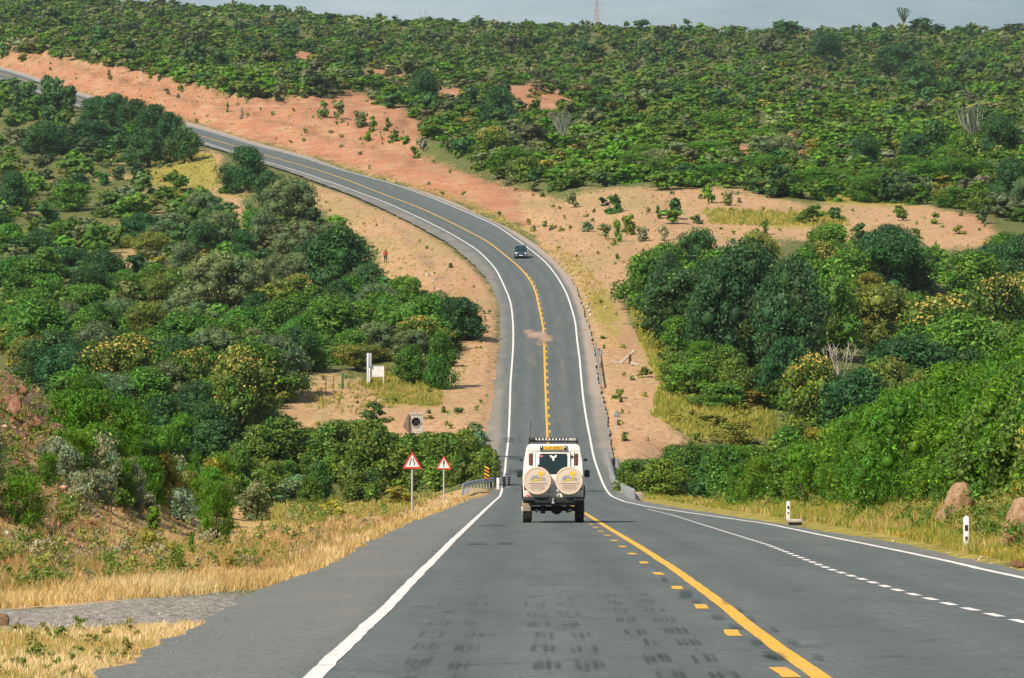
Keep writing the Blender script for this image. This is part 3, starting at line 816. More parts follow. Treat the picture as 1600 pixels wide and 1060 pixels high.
for a in [(1010,480,80,50,'leafy'),(1045,535,84,135,'tall'),(1165,572,180,190,'tall'),(1115,552,120,140,'dark'),(1235,590,140,180,'tall'),(1090,520,110,96,'dark'),(1060,556,80,60,'leafy'),(1070,592,70,40,'mid'),(1110,600,80,46,'mid'),(1150,612,80,50,'mid'),(1190,622,80,50,'mid'),(1090,575,80,40,'bright'),(1135,585,80,44,'mid'),(1215,640,80,50,'mid'),(1180,640,60,30,'yellowish'),(1050,575,50,34,'mid'),
          (1290,560,170,150,'leafy'),(1330,470,120,80,'leafy'),(1420,455,160,70,'leafy'),(1520,470,150,75,'leafy'),(1600,460,90,90,'dark'),(1380,560,160,110,'olive'),(1470,600,190,130,'flower'),(1560,580,160,140,'flower'),
          (1250,500,90,80,'grey'),(1420,640,190,110,'dark'),(1270,690,150,130,'flower'),(1340,700,160,120,'dark'),(1230,640,110,110,'dark'),(1520,650,160,100,'dark'),(1590,690,120,120,'dark'),(1140,470,130,80,'dark'),(1600,560,110,130,'flower'),(1190,560,110,120,'dark')]: put(*a, RG)
FS = 'on the far bush slope'
for a in [(660,165,64,56,'dark'),(780,200,75,62,'dark'),(735,185,50,50,'dark'),(770,255,90,54,'flower'),(720,245,50,30,'dark'),(1055,95,34,34,'dark'),(1030,72,30,28,'dark'),(442,160,34,34,'grey'),(550,118,60,40,'dark'),(490,130,60,36,'grey'),
          (1400,120,90,50,'dark'),(1440,150,80,50,'dark'),(1510,130,60,40,'dark'),(1290,100,70,50,'dark'),(1230,60,60,28,'dark'),(300,110,60,45,'dark'),(640,128,70,46,'grey'),(1200,90,60,40,'grey'),(1435,170,60,50,'dark'),(1460,250,70,60,'darkbush'),(1560,250,80,70,'dark'),(1580,330,90,80,'dark')]: put(*a, FS)
SK = 'on the skyline'
for a in [(1072,36,26,22,'dark'),(1445,44,76,27,'dark'),(1516,42,18,18,'dark'),(822,28,12,16,'dark'),(909,30,16,17,'dark'),(1590,44,44,18,'dark'),(634,26,24,12,'dark'),(710,28,26,14,'dark'),(375,12,26,12,'dark')]: put(*a, SK)
CL = 'in the bare clearing right of the bend'
for a in [(892,325,26,24,'greygreen'),(958,334,34,30,'darkbush'),(943,322,18,14,'darkbush'),(1055,342,34,32,'darkbush'),(1048,350,46,22,'mid'),(1090,350,20,16,'darkbush'),(1028,342,14,20,'darkbush'),(918,362,28,18,'greygreen'),
          (965,378,18,34,'bright'),(945,374,26,24,'greygreen'),(985,368,30,32,'mid'),(1000,378,28,24,'silver'),(1035,376,22,24,'silver'),(875,300,20,14,'mid'),(1105,318,28,30,'bright'),(1140,322,26,24,'greygreen'),(1262,348,54,28,'mid'),(1305,346,34,22,'darkbush'),(1195,367,16,24,'mid'),
          (965,408,10,12,'mid'),(985,425,14,12,'greygreen'),(995,408,16,10,'yellowish'),(1405,345,26,24,'mid'),(1460,350,22,18,'mid'),(1345,380,40,34,'darkbush'),(1365,378,24,16,'darkbush'),(1205,310,26,30,'darkbush'),(835,300,26,14,'greygreen'),(928,334,8,8,'darkbush'),(826,352,8,10,'yellowish'),(831,362,10,10,'yellowish'),(876,362,10,9,'yellowish'),(1540,350,30,30,'darkbush'),(1430,372,22,16,'mid'),(1500,366,26,14,'yellowish')]: put(*a, CL)
RC = 'on the red cutting above the road'
for a in [(170,125,14,16,'yellowish'),(234,124,10,12,'mid'),(250,126,9,13,'darkbush'),(282,146,14,14,'mid'),(270,116,12,14,'bright'),(505,185,24,26,'mid'),(530,188,26,30,'greygreen'),(560,200,30,26,'greygreen'),(583,205,16,26,'bright'),(575,222,16,18,'bright'),(605,205,16,22,'bright'),(615,222,24,20,'mid'),(632,226,20,14,'bright'),(660,238,18,22,'silver'),(648,248,18,20,'bright'),(706,240,26,26,'greygreen'),(600,105,20,12,'mid'),(355,176,8,16,'greygreen'),(378,186,10,18,'silver'),(120,65,30,16,'darkbush'),(5,90,20,24,'darkbush'),(35,96,22,14,'yellowish'),(780,280,26,16,'greygreen'),(795,290,20,14,'greygreen'),(308,192,12,7,'yellowish')]: put(*a, RC)
LF = 'on the left roadside bank'
for a in [(38,826,82,78,'bright'),(335,852,66,96,'bright'),(250,748,90,80,'bright'),(200,745,100,100,'bright'),(290,740,80,90,'bright'),(100,690,64,76,'bright'),(150,700,50,60,'bright'),(125,800,60,60,'silver'),(165,785,50,46,'silver'),(215,800,34,60,'silver'),(232,815,40,44,'silver'),(285,815,60,50,'silver'),(300,800,40,60,'yellowish'),(240,830,30,40,'bright'),(400,812,66,56,'greygreen'),(235,870,40,40,'yellowish'),(270,890,50,40,'yellowish'),(140,745,70,60,'bright'),(345,780,70,70,'bright'),(75,760,50,50,'bright'),(360,890,26,22,'yellowish'),(300,870,14,40,'bright'),(185,790,70,70,'bright'),(310,810,60,60,'bright')]: put(*a, LF)
LS = 'in the gully behind the warning signs'
for a in [(440,725,110,70,'mid'),(520,745,120,85,'mid'),(580,770,130,105,'mid'),(640,765,120,100,'mid'),(560,705,90,46,'mid'),(610,712,100,52,'mid'),(583,660,50,34,'darkbush'),(690,765,110,90,'mid'),(730,745,80,70,'mid'),(738,690,54,40,'greygreen'),(760,760,50,60,'mid'),(480,715,80,44,'mid'),(530,705,80,50,'mid'),(460,785,80,40,'greygreen'),(560,785,70,44,'mid'),(520,812,50,32,'yellowish'),(400,740,90,70,'mid'),(665,725,80,50,'mid'),(700,722,70,44,'mid'),(745,722,56,44,'greygreen'),(620,790,60,30,'yellowish'),(770,745,30,40,'mid'),(670,655,20,10,'yellowish'),(500,785,60,60,'mid'),(430,785,70,60,'mid'),(370,770,80,70,'mid')]: put(*a, LS)
RV = 'in the gully right of the bridge'
for a in [(985,770,70,50,'mid'),(1030,775,90,80,'mid'),(1080,775,90,80,'mid'),(1130,780,100,85,'mid'),(1075,730,60,50,'mid'),(1120,740,100,60,'mid'),(1175,760,90,70,'mid'),(1190,780,110,70,'mid'),(1000,740,60,30,'mid'),(1150,700,90,40,'yellowish'),(1080,620,110,60,'leafy'),(1130,640,110,40,'leafy'),(1050,600,60,46,'mid'),(1060,660,40,14,'yellowish'),(1110,665,60,18,'yellowish'),(1240,780,120,70,'mid'),(1040,745,70,40,'mid'),(1180,720,80,50,'mid')]: put(*a, RV)

FILL = []
def fill(poly, n, kinds, hr, asp, where, accept=None, cls=None, dy=0.0, seed=0):
    rng = np.random.default_rng(900 + seed)
    poly = np.asarray(poly, float)
    lo, hi = poly.min(0), poly.max(0)
    pts = np.zeros((0, 2))
    while len(pts) < n:
        p = rng.uniform(lo, hi, (n * 3, 2)); p = p[in_poly(p[:, 0], p[:, 1], poly)]
        if accept is not None: p = p[accept(p, rng)]
        pts = np.concatenate([pts, p])
    pts = pts[:n]
    W = hits(pts + np.array([0, dy]), height)
    names = list(kinds); wts = np.array([kinds[k] for k in names], float); wts /= wts.sum()
    cw = np.cumsum(wts)
    # neighbours tend to be alike: the kind follows a slow noise over the ground
    f = fbm(W[:, 0] / 18 + seed * 3.1, W[:, 1] / 40 + 7, 3) * .55 + .5 + rng.normal(0, .18, len(W))
    f = np.clip(f, 0, .999)
    for (X, Y, Z), t in zip(W, f):
        k = names[int(np.searchsorted(cw, t, 'right'))]
        h = rng.uniform(*hr) * (1.25 if rng.random() < .12 else 1)
        if k in ('silver', 'yellowish'): h *= .75
        a = rng.uniform(*asp)
        if (where == RG and Y < 350) or (where == LH and Y < 270): continue
        if X > LX('el', Y) - .4 * h * a - .4 and X < LX('er', Y) + .4 * h * a + .4: continue
        PLANTS.append(dict(cls=cls or ('tree' if k in TREES else 'shrub'), kind=k, X=X, Y=Y, Z=Z, h=h, w=h * a, where=where))

def avoid(*polys):
    def f(p, rng):
        ok = np.ones(len(p), bool)
        for q in polys: ok &= ~in_poly(p[:, 0], p[:, 1], q)
        return ok
    return f
fill(LHILL, 400, {'dark': .36, 'leafy': .34, 'grey': .17, 'olive': .09, 'flower': .04}, (2.6, 5.0), (1.2, 1.8), LH, avoid(SAND_L2, SAND_L3, SAND_L4, YG[4]), None, 0, 1)
fill(LHILL, 900, {'mid': .3, 'yellowish': .22, 'greygreen': .27, 'bright': .15, 'silver': .06}, (.7, 2.0), (1.2, 2.2), LH, avoid(SAND_L2, SAND_L3, SAND_L4), None, 0, 2)
RMASS = [(985,470),(1020,440),(1060,425),(1150,420),(1250,415),(1330,400),(1450,405),(1560,415),(1780,370),(1780,620),(1600,660),(1400,690),(1280,700),(1240,660),(1190,585),(1060,540)]
fill(RMASS, 100, {'tall': .15, 'dark': .3, 'leafy': .3, 'olive': .15, 'flower': .1}, (3.4, 7.0), (1.1, 1.6), RG, None, None, 12, 3)
fill([(1000,770),(1010,745),(1100,715),(1220,720),(1400,660),(1780,600),(1780,800),(1600,790),(1480,792),(1300,785)], 150, {'bright': .55, 'mid': .25, 'yellowish': .2}, (1.2, 2.4), (.8, 1.3), 'on the bank right of the road', None, None, 8, 4)
fill([(960,770),(1000,735),(1080,690),(1200,705),(1260,740),(1210,780),(1050,780)], 40, {'mid': .7, 'darkbush': .2, 'yellowish': .1}, (1.6, 2.8), (1.0, 1.5), RV, None, None, 0, 5)
fill([(400,722),(560,712),(640,722),(745,730),(772,748),(730,758),(610,780),(480,790),(380,770)], 60, {'mid': .75, 'darkbush': .15, 'yellowish': .10}, (1.2, 2.3), (1.0, 1.5), LS, None, None, 0, 6)
fill([(-120,760),(90,745),(120,690),(250,700),(400,740),(430,790),(380,815),(260,800),(120,790)], 60, {'bright': .6, 'silver': .2, 'yellowish': .2}, (.8, 1.6), (.7, 1.2), LF, avoid(ROCKP[2], ROCKP[4]), None, 4, 7)
HILL = [(-180,-25),(200,-12),(400,12),(600,26),(800,34),(1000,40),(1200,44),(1780,48),(1780,345),(1590,345),(1560,336),(1440,318),(1330,314),(1240,308),(1150,296),(1000,294),(900,296),(850,293),(770,275),(690,236),(640,180),(560,146),(470,152),(380,150),(290,128),(130,92),(-180,54)]
def hill_ok(p, rng):
    s = np.interp(p[:, 1], [-30, 40, 100, 160, 215, 290, 350], [3.1, 3.2, 4.2, 5.2, 6.4, 8.4, 9.8])
    ok = rng.random(len(p)) < (3.1 / s) ** 1.35
    bare = np.zeros(len(p), bool)
    for q in RED2: bare |= in_poly(p[:, 0], p[:, 1], q)
    return ok & ~(bare & (rng.random(len(p)) < .92))
fill(HILL, 6800, {'darkbush': .15, 'mid': .22, 'bright': .32, 'yellowish': .08, 'greygreen': .18, 'silver': .05}, (1.6, 3.7), (1.2, 2.5), FS, hill_ok, 'shrub', 3, 8)
fill(HILL, 260, {'dark': .5, 'grey': .32, 'leafy': .18}, (3.2, 6.5), (1.1, 1.7), FS, hill_ok, 'tree', 3, 9)
fill([(-180,-30),(400,8),(800,30),(1200,40),(1780,44),(1780,52),(800,40),(400,20),(-180,-15)], 330, {'mid': .5, 'darkbush': .5}, (1.6, 4.2), (.9, 1.6), SK, None, 'shrub', 0, 10)
fill(SAND_R, 110, {'mid': .35, 'yellowish': .35, 'greygreen': .2, 'silver': .1}, (.3, 1.0), (1.0, 1.7), CL, None, None, 0, 11)
fill(SAND_L, 70, {'yellowish': .6, 'mid': .2, 'greygreen': .2}, (.2, .7), (1.0, 1.8), 'on the sandy verge inside the bend', None, None, 0, 12)
fill(RED, 90, {'yellowish': .4, 'mid': .3, 'greygreen': .3}, (.3, 1.1), (1.0, 1.7), RC, None, None, 0, 13)
fill([(1040,600),(1100,600),(1210,650),(1205,682),(1085,680),(1030,650)], 50, {'yellowish': .8, 'mid': .2}, (.5, 1.1), (1.1, 1.9), 'in the grass beside the sandy track', None, None, 0, 14)

# ------------------------------------------------------------------ vegetation: build
for p in PLANTS:
    if p['where'] == LS:                      # the bushes before the culvert are low
        qx, qy = pix(p['X'], p['Y'], p['Z']); s_ = sc(p['Y'])
        lim = 675 if 600 < qx < 705 else (655 if 480 < qx < 760 else 0)
        top = qy - p['h'] * 1.1 * s_
        if lim and top < lim and not (560 < qx < 600): p['h'] = max(.35, (qy - lim) / 1.1 / s_)
for p in PLANTS:
    if p['where'] in (RV, 'on the bank right of the road'):      # and those before the sandy pull-off
        qx, qy = pix(p['X'], p['Y'], p['Z']); s_ = sc(p['Y'])
        if qx < 1210 and qy > 700:
            lim = 716 if qx < 1050 else 694
            if qy - p['h'] * 1.1 * s_ < lim: p['h'] = max(.35, (qy - lim) / 1.1 / s_)
for p in PLANTS:
    p['px'], p['py'] = pix(p['X'], p['Y'], p['Z'])
    p['area'] = p['h'] * p['w'] * sc(p['Y']) ** 2 * (0.25 if (p['px'] < -40 or p['px'] > 1640) else 1)
# nothing grows in front of the people, signs and lone trees one can see in the photograph
SEEN = [(602, 400), (859, 362), (587, 585), (575, 575), (535, 595), (509, 600), (521, 600), (880, 196), (1521, 190), (1413, 22), (811, 395), (938, 560), (963, 660), (985, 562), (1029, 580), (925, 580), (1312, 555)]
def blocks(p):
    s_ = sc(p['Y']); hw, top = p['w'] * s_ * .5, p['py'] - p['h'] * s_ * 1.1
    return any(abs(p['px'] - a) < hw + 4 and top < b + 3 and p['py'] > b + 6 for a, b in SEEN)
PLANTS = [p for p in PLANTS if p.get('put') or not blocks(p)]
trees = sorted([p for p in PLANTS if p['cls'] == 'tree'], key=lambda p: -p['area'])
shrubs = sorted([p for p in PLANTS if p['cls'] == 'shrub'], key=lambda p: -p['area'])
N_TREE, N_SHRUB = 290, 290
single = [p for p in trees[:N_TREE] + shrubs[:N_SHRUB] if True]
rest = [p for p in trees[N_TREE:] + shrubs[N_SHRUB:] if -100 < p['px'] < 1700]
ORD = 'first second third fourth fifth sixth seventh eighth ninth tenth eleventh twelfth thirteenth fourteenth fifteenth sixteenth seventeenth eighteenth nineteenth twentieth'.split()
def label_plants(ps):
    groups = {}
    for p in ps: groups.setdefault((p['where'], p['cls'], p['kind']), []).append(p)
    for (where, cls, kind), g in groups.items():
        g.sort(key=lambda p: -p['h'] * sc(p['Y']))
        n = len(g)
        for i, p in enumerate(g):
            p['size'] = '' if n == 1 else ('large ' if i < n / 3 else 'medium ' if i < 2 * n / 3 else 'small ')
        for size in ('large ', 'medium ', 'small ', ''):
            q = sorted([p for p in g if p['size'] == size], key=lambda p: p['px'])
            m = len(q)
            for i, p in enumerate(q):
                col = COLWORD[kind]
                noun = 'tree' if cls == 'tree' else 'bush'
                if m == 1: pos = ''
                elif i < (m + 1) // 2: pos = ', ' + ('leftmost' if i == 0 else (ORD[i] if i < 20 else '%dth' % (i + 1)) + ' from left')
                else:
                    j = m - 1 - i
                    pos = ', ' + ('rightmost' if j == 0 else (ORD[j] if j < 20 else '%dth' % (j + 1)) + ' from right')
                p['label'] = (size + col + ' ' + noun + ' ' + where + pos).strip()
                if len(p['label'].split()) > 16: p['label'] = p['label'].replace(', ', ' ')
label_plants(single)
for i, p in enumerate(single):
    k = p['kind']; v = random.randrange(3)
    rz = random.uniform(0, 6.28)
    j = 1 + random.gauss(0, .10); jr = random.gauss(0, .10)
    col = LEAFCOL[k]
    col = (col[0] * (j + jr), col[1] * j, col[2] * (j - jr * .5), 1)
    loc = (p['X'], p['Y'], p['Z'] - .08 * p['h'])
    if p['cls'] == 'tree':
        cm, tm, bmsh = TREES[k][v] if k in TREES else TREES['dark'][v]
        r = empty('flowering_tree' if k == 'flower' else 'tree', loc, rz)
        r.scale = (p['w'] * .90, p['w'] * random.uniform(.78, 1.02), p['h'] * 1.08)
        tag(r, p['label'], 'tree', 'trees ' + p['where'])
        c = obj_from_mesh('crown', cm, r); c.color = col
        obj_from_mesh('trunk', tm, r)
        if bmsh: obj_from_mesh('blossom', bmsh, r)
    else:
        o = obj_from_mesh('shrub', SHRUBS[k if k in SHRUBS else 'darkbush'][v], None, loc)
        o.rotation_euler = (0, 0, rz)
        o.scale = (p['w'] * .92, p['w'] * random.uniform(.8, 1.05), p['h'] * 1.08)
        o.color = col
        tag(o, p['label'], 'bush', 'bushes ' + p['where'])

def build_scrub():
    rng = np.random.default_rng(77)
    def make(v, ncl, nl, size, r):
        C, R = clumps(rng, ncl, ('dome', 'round', 'bush', 'dome', 'flat')[v % 5], 0, 1, r)
        q, idx = leaf_cloud(rng, C, R, nl, size, .45, .6, .7)
        nq = len(q); i = np.arange(nq * 4).reshape(nq, 4)
        V = [q.reshape(-1, 3)]; T = [i[:, [0, 1, 2]], i[:, [0, 2, 3]]]
        ct = rng.uniform(.85, 1.15, (len(C), 1))
        K = [np.repeat(ct[idx] * rng.uniform(.82, 1.2, (nq, 1)), 4, 0)]
        off = nq * 4
        V0, T0 = (np.array([[1,0,0],[-1,0,0],[0,1,0],[0,-1,0],[0,0,1],[0,0,-1]], float), np.array([[0,2,4],[2,1,4],[1,3,4],[3,0,4],[2,0,5],[1,2,5],[3,1,5],[0,3,5]]))
        for c, rr, t in zip(C, R, ct):
            V.append(V0 * rr * .8 + c); T.append(T0 + off); off += 6; K.append(np.full((6, 1), .9 * t[0]))
        return np.concatenate(V), np.concatenate(T), np.concatenate(K)
    libs = ([make(v, 4, 8, .17, (.24, .36)) for v in range(12)], [make(v, 6, 10, .13, (.2, .32)) for v in range(12)], [make(v, 8, 13, .105, (.17, .29)) for v in range(12)], [make(v, 12, 20, .075, (.14, .25)) for v in range(12)])
    Vs, Ts, Ks, off = [], [], [], 0
    for p in rest:
        V, T, K = libs[3 if p['area'] > 1300 else 2 if p['area'] > 520 else 1 if p['area'] > 150 else 0][rng.integers(12)]
        a = rng.uniform(0, 6.28); ca, sa = math.cos(a), math.sin(a)
        W = np.stack([(V[:, 0] * ca - V[:, 1] * sa) * p['w'] + p['X'], (V[:, 0] * sa + V[:, 1] * ca) * p['w'] + p['Y'], V[:, 2] * p['h'] * 1.05 + p['Z'] - .08 * p['h']], 1)
        Vs.append(W); Ts.append(T + off); off += len(V)
        j = 1 + rng.normal(0, .20)
        far = .86 + .40 * float(fbm(p['X'] / 90, p['Y'] / 160 + 3, 2))
        Ks.append(np.clip(K * np.array(LEAFCOL[p['kind']])[None] * np.array([1.12, 1.0, .9]) * j * (far if p['where'] in (FS, SK) else 1) * (1 + rng.normal(0, .09, 3)), 0, 1))
    me = np_mesh('scrub', np.concatenate(Vs), np.concatenate(Ts), M_leafa)
    vcol(me, 'tint', np.concatenate(Ks))
    o = obj_from_mesh('scrub', me)
    tag(o, 'dense green and grey scrub covering the far slope up to the skyline', kind='stuff')
    print('SCRUB', len(rest), 'tris', len(me.polygons), 'trees', len(trees), 'shrubs', len(shrubs))
build_scrub()

# ------------------------------------------------------------------ built objects: a small mesh builder
class MB:
    def __init__(s): s.bm = bmesh.new()
    def _add(s, ret, mtx):
        bmesh.ops.transform(s.bm, matrix=mtx, verts=ret['verts']); return ret['verts']
    def box(s, c, d, bev=0.0, rot=None, seg=2):
        m = Matrix.Translation(c)
        if rot: m = m @ Matrix.Rotation(rot[0], 4, 'X') @ Matrix.Rotation(rot[1], 4, 'Y') @ Matrix.Rotation(rot[2], 4, 'Z')
        t = bmesh.new(); bmesh.ops.create_cube(t, size=1.0)
        bmesh.ops.scale(t, vec=d, verts=t.verts)
        if bev: bmesh.ops.bevel(t, geom=t.edges[:], offset=bev, segments=seg, affect='EDGES', profile=.5)
        s._merge(t, m); return s
    def cyl(s, c, r, depth, axis='Z', n=20, r2=None, bev=0.0):
        t = bmesh.new()
        bmesh.ops.create_cone(t, cap_ends=True, segments=n, radius1=r, radius2=r if r2 is None else r2, depth=depth)
        if bev:
            es = [e for e in t.edges if any(len(f.verts) > 4 for f in e.link_faces)]
            bmesh.ops.bevel(t, geom=es, offset=bev, segments=3, affect='EDGES', profile=.5)
        m = Matrix.Translation(c)
        if axis == 'Y': m = m @ Matrix.Rotation(math.radians(-90), 4, 'X')
        elif axis == 'X': m = m @ Matrix.Rotation(math.radians(90), 4, 'Y')
        s._merge(t, m); return s
    def ring(s, c, r0, r1, depth, axis='Y', n=28):
        t = bmesh.new(); vs = []
        for k in range(n):
            a = 2 * math.pi * k / n
            for r in (r0, r1):
                for z in (-depth / 2, depth / 2): vs.append(t.verts.new((r * math.cos(a), r * math.sin(a), z)))
        g = lambda k, i, j: vs[(k % n) * 4 + i * 2 + j]
        for k in range(n):
            t.faces.new((g(k,1,0), g(k+1,1,0), g(k+1,1,1), g(k,1,1))); t.faces.new((g(k,0,1), g(k+1,0,1), g(k+1,0,0), g(k,0,0)))
            t.faces.new((g(k,0,0), g(k+1,0,0), g(k+1,1,0), g(k,1,0))); t.faces.new((g(k,1,1), g(k+1,1,1), g(k+1,0,1), g(k,0,1)))
        m = Matrix.Translation(c)
        if axis == 'Y': m = m @ Matrix.Rotation(math.radians(-90), 4, 'X')
        elif axis == 'X': m = m @ Matrix.Rotation(math.radians(90), 4, 'Y')
        s._merge(t, m); return s
    def bar(s, a, b, r, n=8):
        a, b = Vector(a), Vector(b); d = b - a
        t = bmesh.new(); bmesh.ops.create_cone(t, cap_ends=True, segments=n, radius1=r, radius2=r, depth=d.length)
        s._merge(t, Matrix.Translation((a + b) / 2) @ d.to_track_quat('Z', 'Y').to_matrix().to_4x4()); return s
    def prism(s, poly, y0, y1, bev=0.0, plane='XZ'):
        """outline in X,Z extruded along Y (plane XZ) or outline in Y,Z extruded along X (plane YZ)"""
        t = bmesh.new()
        P3 = (lambda a, b, e: (a, e, b)) if plane == 'XZ' else (lambda a, b, e: (e, a, b))
        v0 = [t.verts.new(P3(a, b, y0)) for a, b in poly]; v1 = [t.verts.new(P3(a, b, y1)) for a, b in poly]
        t.faces.new(v0); t.faces.new(list(reversed(v1)))
        n = len(poly)
        for i in range(n): t.faces.new((v0[i], v1[i], v1[(i + 1) % n], v0[(i + 1) % n]))
        bmesh.ops.recalc_face_normals(t, faces=t.faces[:])
        if bev: bmesh.ops.bevel(t, geom=t.edges[:], offset=bev, segments=2, affect='EDGES', profile=.5)
        s._merge(t, Matrix()); return s
    def loft(s, secs, cap=True):
        """secs: rings of equal length"""
        t = bmesh.new(); R = [[t.verts.new(p) for p in r] for r in secs]; n = len(R[0])
        for a, b in zip(R[:-1], R[1:]):
            for i in range(n): t.faces.new((a[i], a[(i + 1) % n], b[(i + 1) % n], b[i]))
        if cap: t.faces.new(list(reversed(R[0]))); t.faces.new(R[-1])
        bmesh.ops.recalc_face_normals(t, faces=t.faces[:])
        s._merge(t, Matrix()); return s
    def _merge(s, t, m):
        bmesh.ops.transform(t, matrix=m, verts=t.verts)
        bmesh.ops.recalc_face_normals(t, faces=t.faces[:])
        me = bpy.data.meshes.new('tmp'); t.to_mesh(me); t.free(); s.bm.from_mesh(me); bpy.data.meshes.remove(me)
    def build(s, name, mat, parent=None, loc=(0, 0, 0), smooth=True, label=None):
        me = bpy.data.meshes.new(name); s.bm.to_mesh(me); s.bm.free(); me.materials.append(mat)
        if smooth:
            me.shade_smooth()
            try: me.set_sharp_from_angle(angle=math.radians(32))
            except Exception: pass
        o = obj_from_mesh(name, me, parent, loc)
        if label: o['label'] = label
        return o

def rbox(w, h, r, n=4, cx=0, cz=0):
    """outline of a rounded rectangle"""
    o = []
    for sx, sz, a0 in ((1, 1, 0), (-1, 1, 90), (-1, -1, 180), (1, -1, 270)):
        for k in range(n + 1):
            a = math.radians(a0 + 90 * k / n); o.append((cx + sx * (w / 2 - r) + r * math.cos(a), cz + sz * (h / 2 - r) + r * math.sin(a)))
    return o

def paint(name, col, rough=.35, spec=.5, dirt=(.42, .33, .24), amt=.35, coat=0.0):
    if name in _mats: return _mats[name]
    t = NT(name)
    tcn = t.new('ShaderNodeTexCoord')
    n = t.noise(2.3, 6, .65, tcn.outputs['Object'])
    n2 = t.noise(14, 4, .6, tcn.outputs['Object'])
    c = t.mix(t.ramp(n, [(.42, (0, 0, 0)), (.72, (amt,) * 3)]), col, dirt)
    c = t.mix(t.ramp(n2, [(.5, (0, 0, 0)), (.75, (amt * .5,) * 3)]), c, dirt)
    t.base(c)
    t.b.inputs['Coat Weight'].default_value = coat
    _mats[name] = t.set(rough, spec); return _mats[name]

K_white = paint('cream_body_paint', (.84, .81, .74), .4, .5, (.60, .52, .40), .16, .2)
K_black = plain('black_rubber', (.022, .023, .023), .8, .3)
K_tyre = paint('dusty_tyre', (.020, .021, .022), .9, .2, (.20, .16, .12), .35)
K_dark = plain('dark_chassis', (.018, .022, .022), .7, .4)
K_plastic = plain('black_plastic', (.03, .032, .033), .5, .4)
K_glass = plain('tinted_glass', (.012, .028, .028), .12, .5, 0, .0)
K_steel = plain('galvanised_steel', (.46, .47, .46), .45, .5, .6, .15, 3)
K_grey = plain('grey_pole_paint', (.50, .49, .45), .55, .4, .2, .15)
K_signw = plain('sign_white', (.80, .78, .76), .45, .4, 0, .05)
K_signr = plain('sign_red', (.60, .055, .04), .45, .4, 0, .1)
K_signb = plain('sign_black', (.012, .012, .012), .5, .4)
K_back = plain('sign_back_grey', (.21, .24, .25), .55, .4, .3, .15)
K_conc = plain('concrete', (.47, .42, .35), .9, .2, 0, .25, 4)
def mat_rock(name, a, b, c):
    t = NT(name); o = t.new('ShaderNodeTexCoord').outputs['Object']
    n = t.noise(2.6, 8, .68, o); n2 = t.noise(9, 6, .7, o)
    col = t.ramp(n, [(.30, a), (.48, b), (.70, c)])
    col = t.mix(t.ramp(n2, [(.30, (.75, .75, .75)), (.46, (0, 0, 0))]), col, tuple(x * .35 for x in a))
    t.base(col); t.bump(t.math('ADD', n, t.math('MULTIPLY', n2, .5)), .9, .12)
    return t.set(.95, .1)
K_rock = mat_rock('tan_rock', (.20, .105, .055), (.42, .26, .14), (.56, .41, .26))
K_redrock = mat_rock('red_rock', (.15, .07, .04), (.38, .19, .11), (.52, .33, .21))
K_stone = plain('pale_stone', (.52, .46, .37), .95, .1, 0, .25, 4)
K_cover = paint('tan_wheel_cover', (.60, .50, .40), .6, .3, (.40, .30, .22), .35)
K_ring = plain('cream_wheel_ring', (.70, .54, .40), .55, .3, 0, .08)
K_logo_y = plain('logo_yellow', (.72, .46, .05), .6, .3, 0, .1)
K_logo_g = plain('logo_grey_blue', (.30, .31, .31), .6, .3, 0, .15)
K_logo_d = plain('logo_brown', (.36, .24, .16), .6, .3, 0, .1)
K_plate = plain('yellow_number_plate', (.74, .45, .05), .5, .4, 0, .08)
K_taillight = plain('brown_red_lens', (.15, .055, .04), .3, .5, 0, .25, 12)
K_red = plain('red_cloth', (.50, .06, .035), .85, .2, 0, .15, 20)
K_skin = plain('dark_skin', (.09, .045, .028), .6, .3, 0, .1)
K_hair = plain('black_hair', (.012, .010, .009), .8, .2)
K_teal = plain('dark_teal_car_paint', (.018, .045, .055), .22, .6, .1, .05)
K_chrome = plain('chrome', (.75, .76, .77), .18, .5, .9, .03)
K_lamp = plain('headlamp_glass', (.80, .84, .86), .15, .6, 0, .04)
K_green = plain('green_painted_post', (.05, .15, .09), .7, .3, 0, .2)
K_bluegrey = plain('blue_grey_board', (.30, .36, .42), .6, .3, 0, .1)
K_orange = plain('orange_stripe', (.70, .22, .03), .5, .4, 0, .1)
K_ystripe = plain('yellow_stripe', (.78, .47, .03), .5, .4, 0, .1)
K_wood = mat_bark('weathered_wood', (.10, .07, .045), (.24, .18, .12))

def text_mesh(name, s, size, mat, parent, loc, rot=(math.radians(90), 0, 0)):
    c = bpy.data.curves.new(name, 'FONT'); c.body = s; c.size = size; c.extrude = .002; c.align_x = 'CENTER'; c.align_y = 'CENTER'
    t = bpy.data.objects.new(name, c); COL.objects.link(t)
    dg = bpy.context.evaluated_depsgraph_get(); dg.update()
    me = bpy.data.meshes.new_from_object(t.evaluated_get(dg)); bpy.data.objects.remove(t); me.materials.clear(); me.materials.append(mat)
    o = obj_from_mesh(name, me, parent, loc); o.rotation_euler = rot
    return o

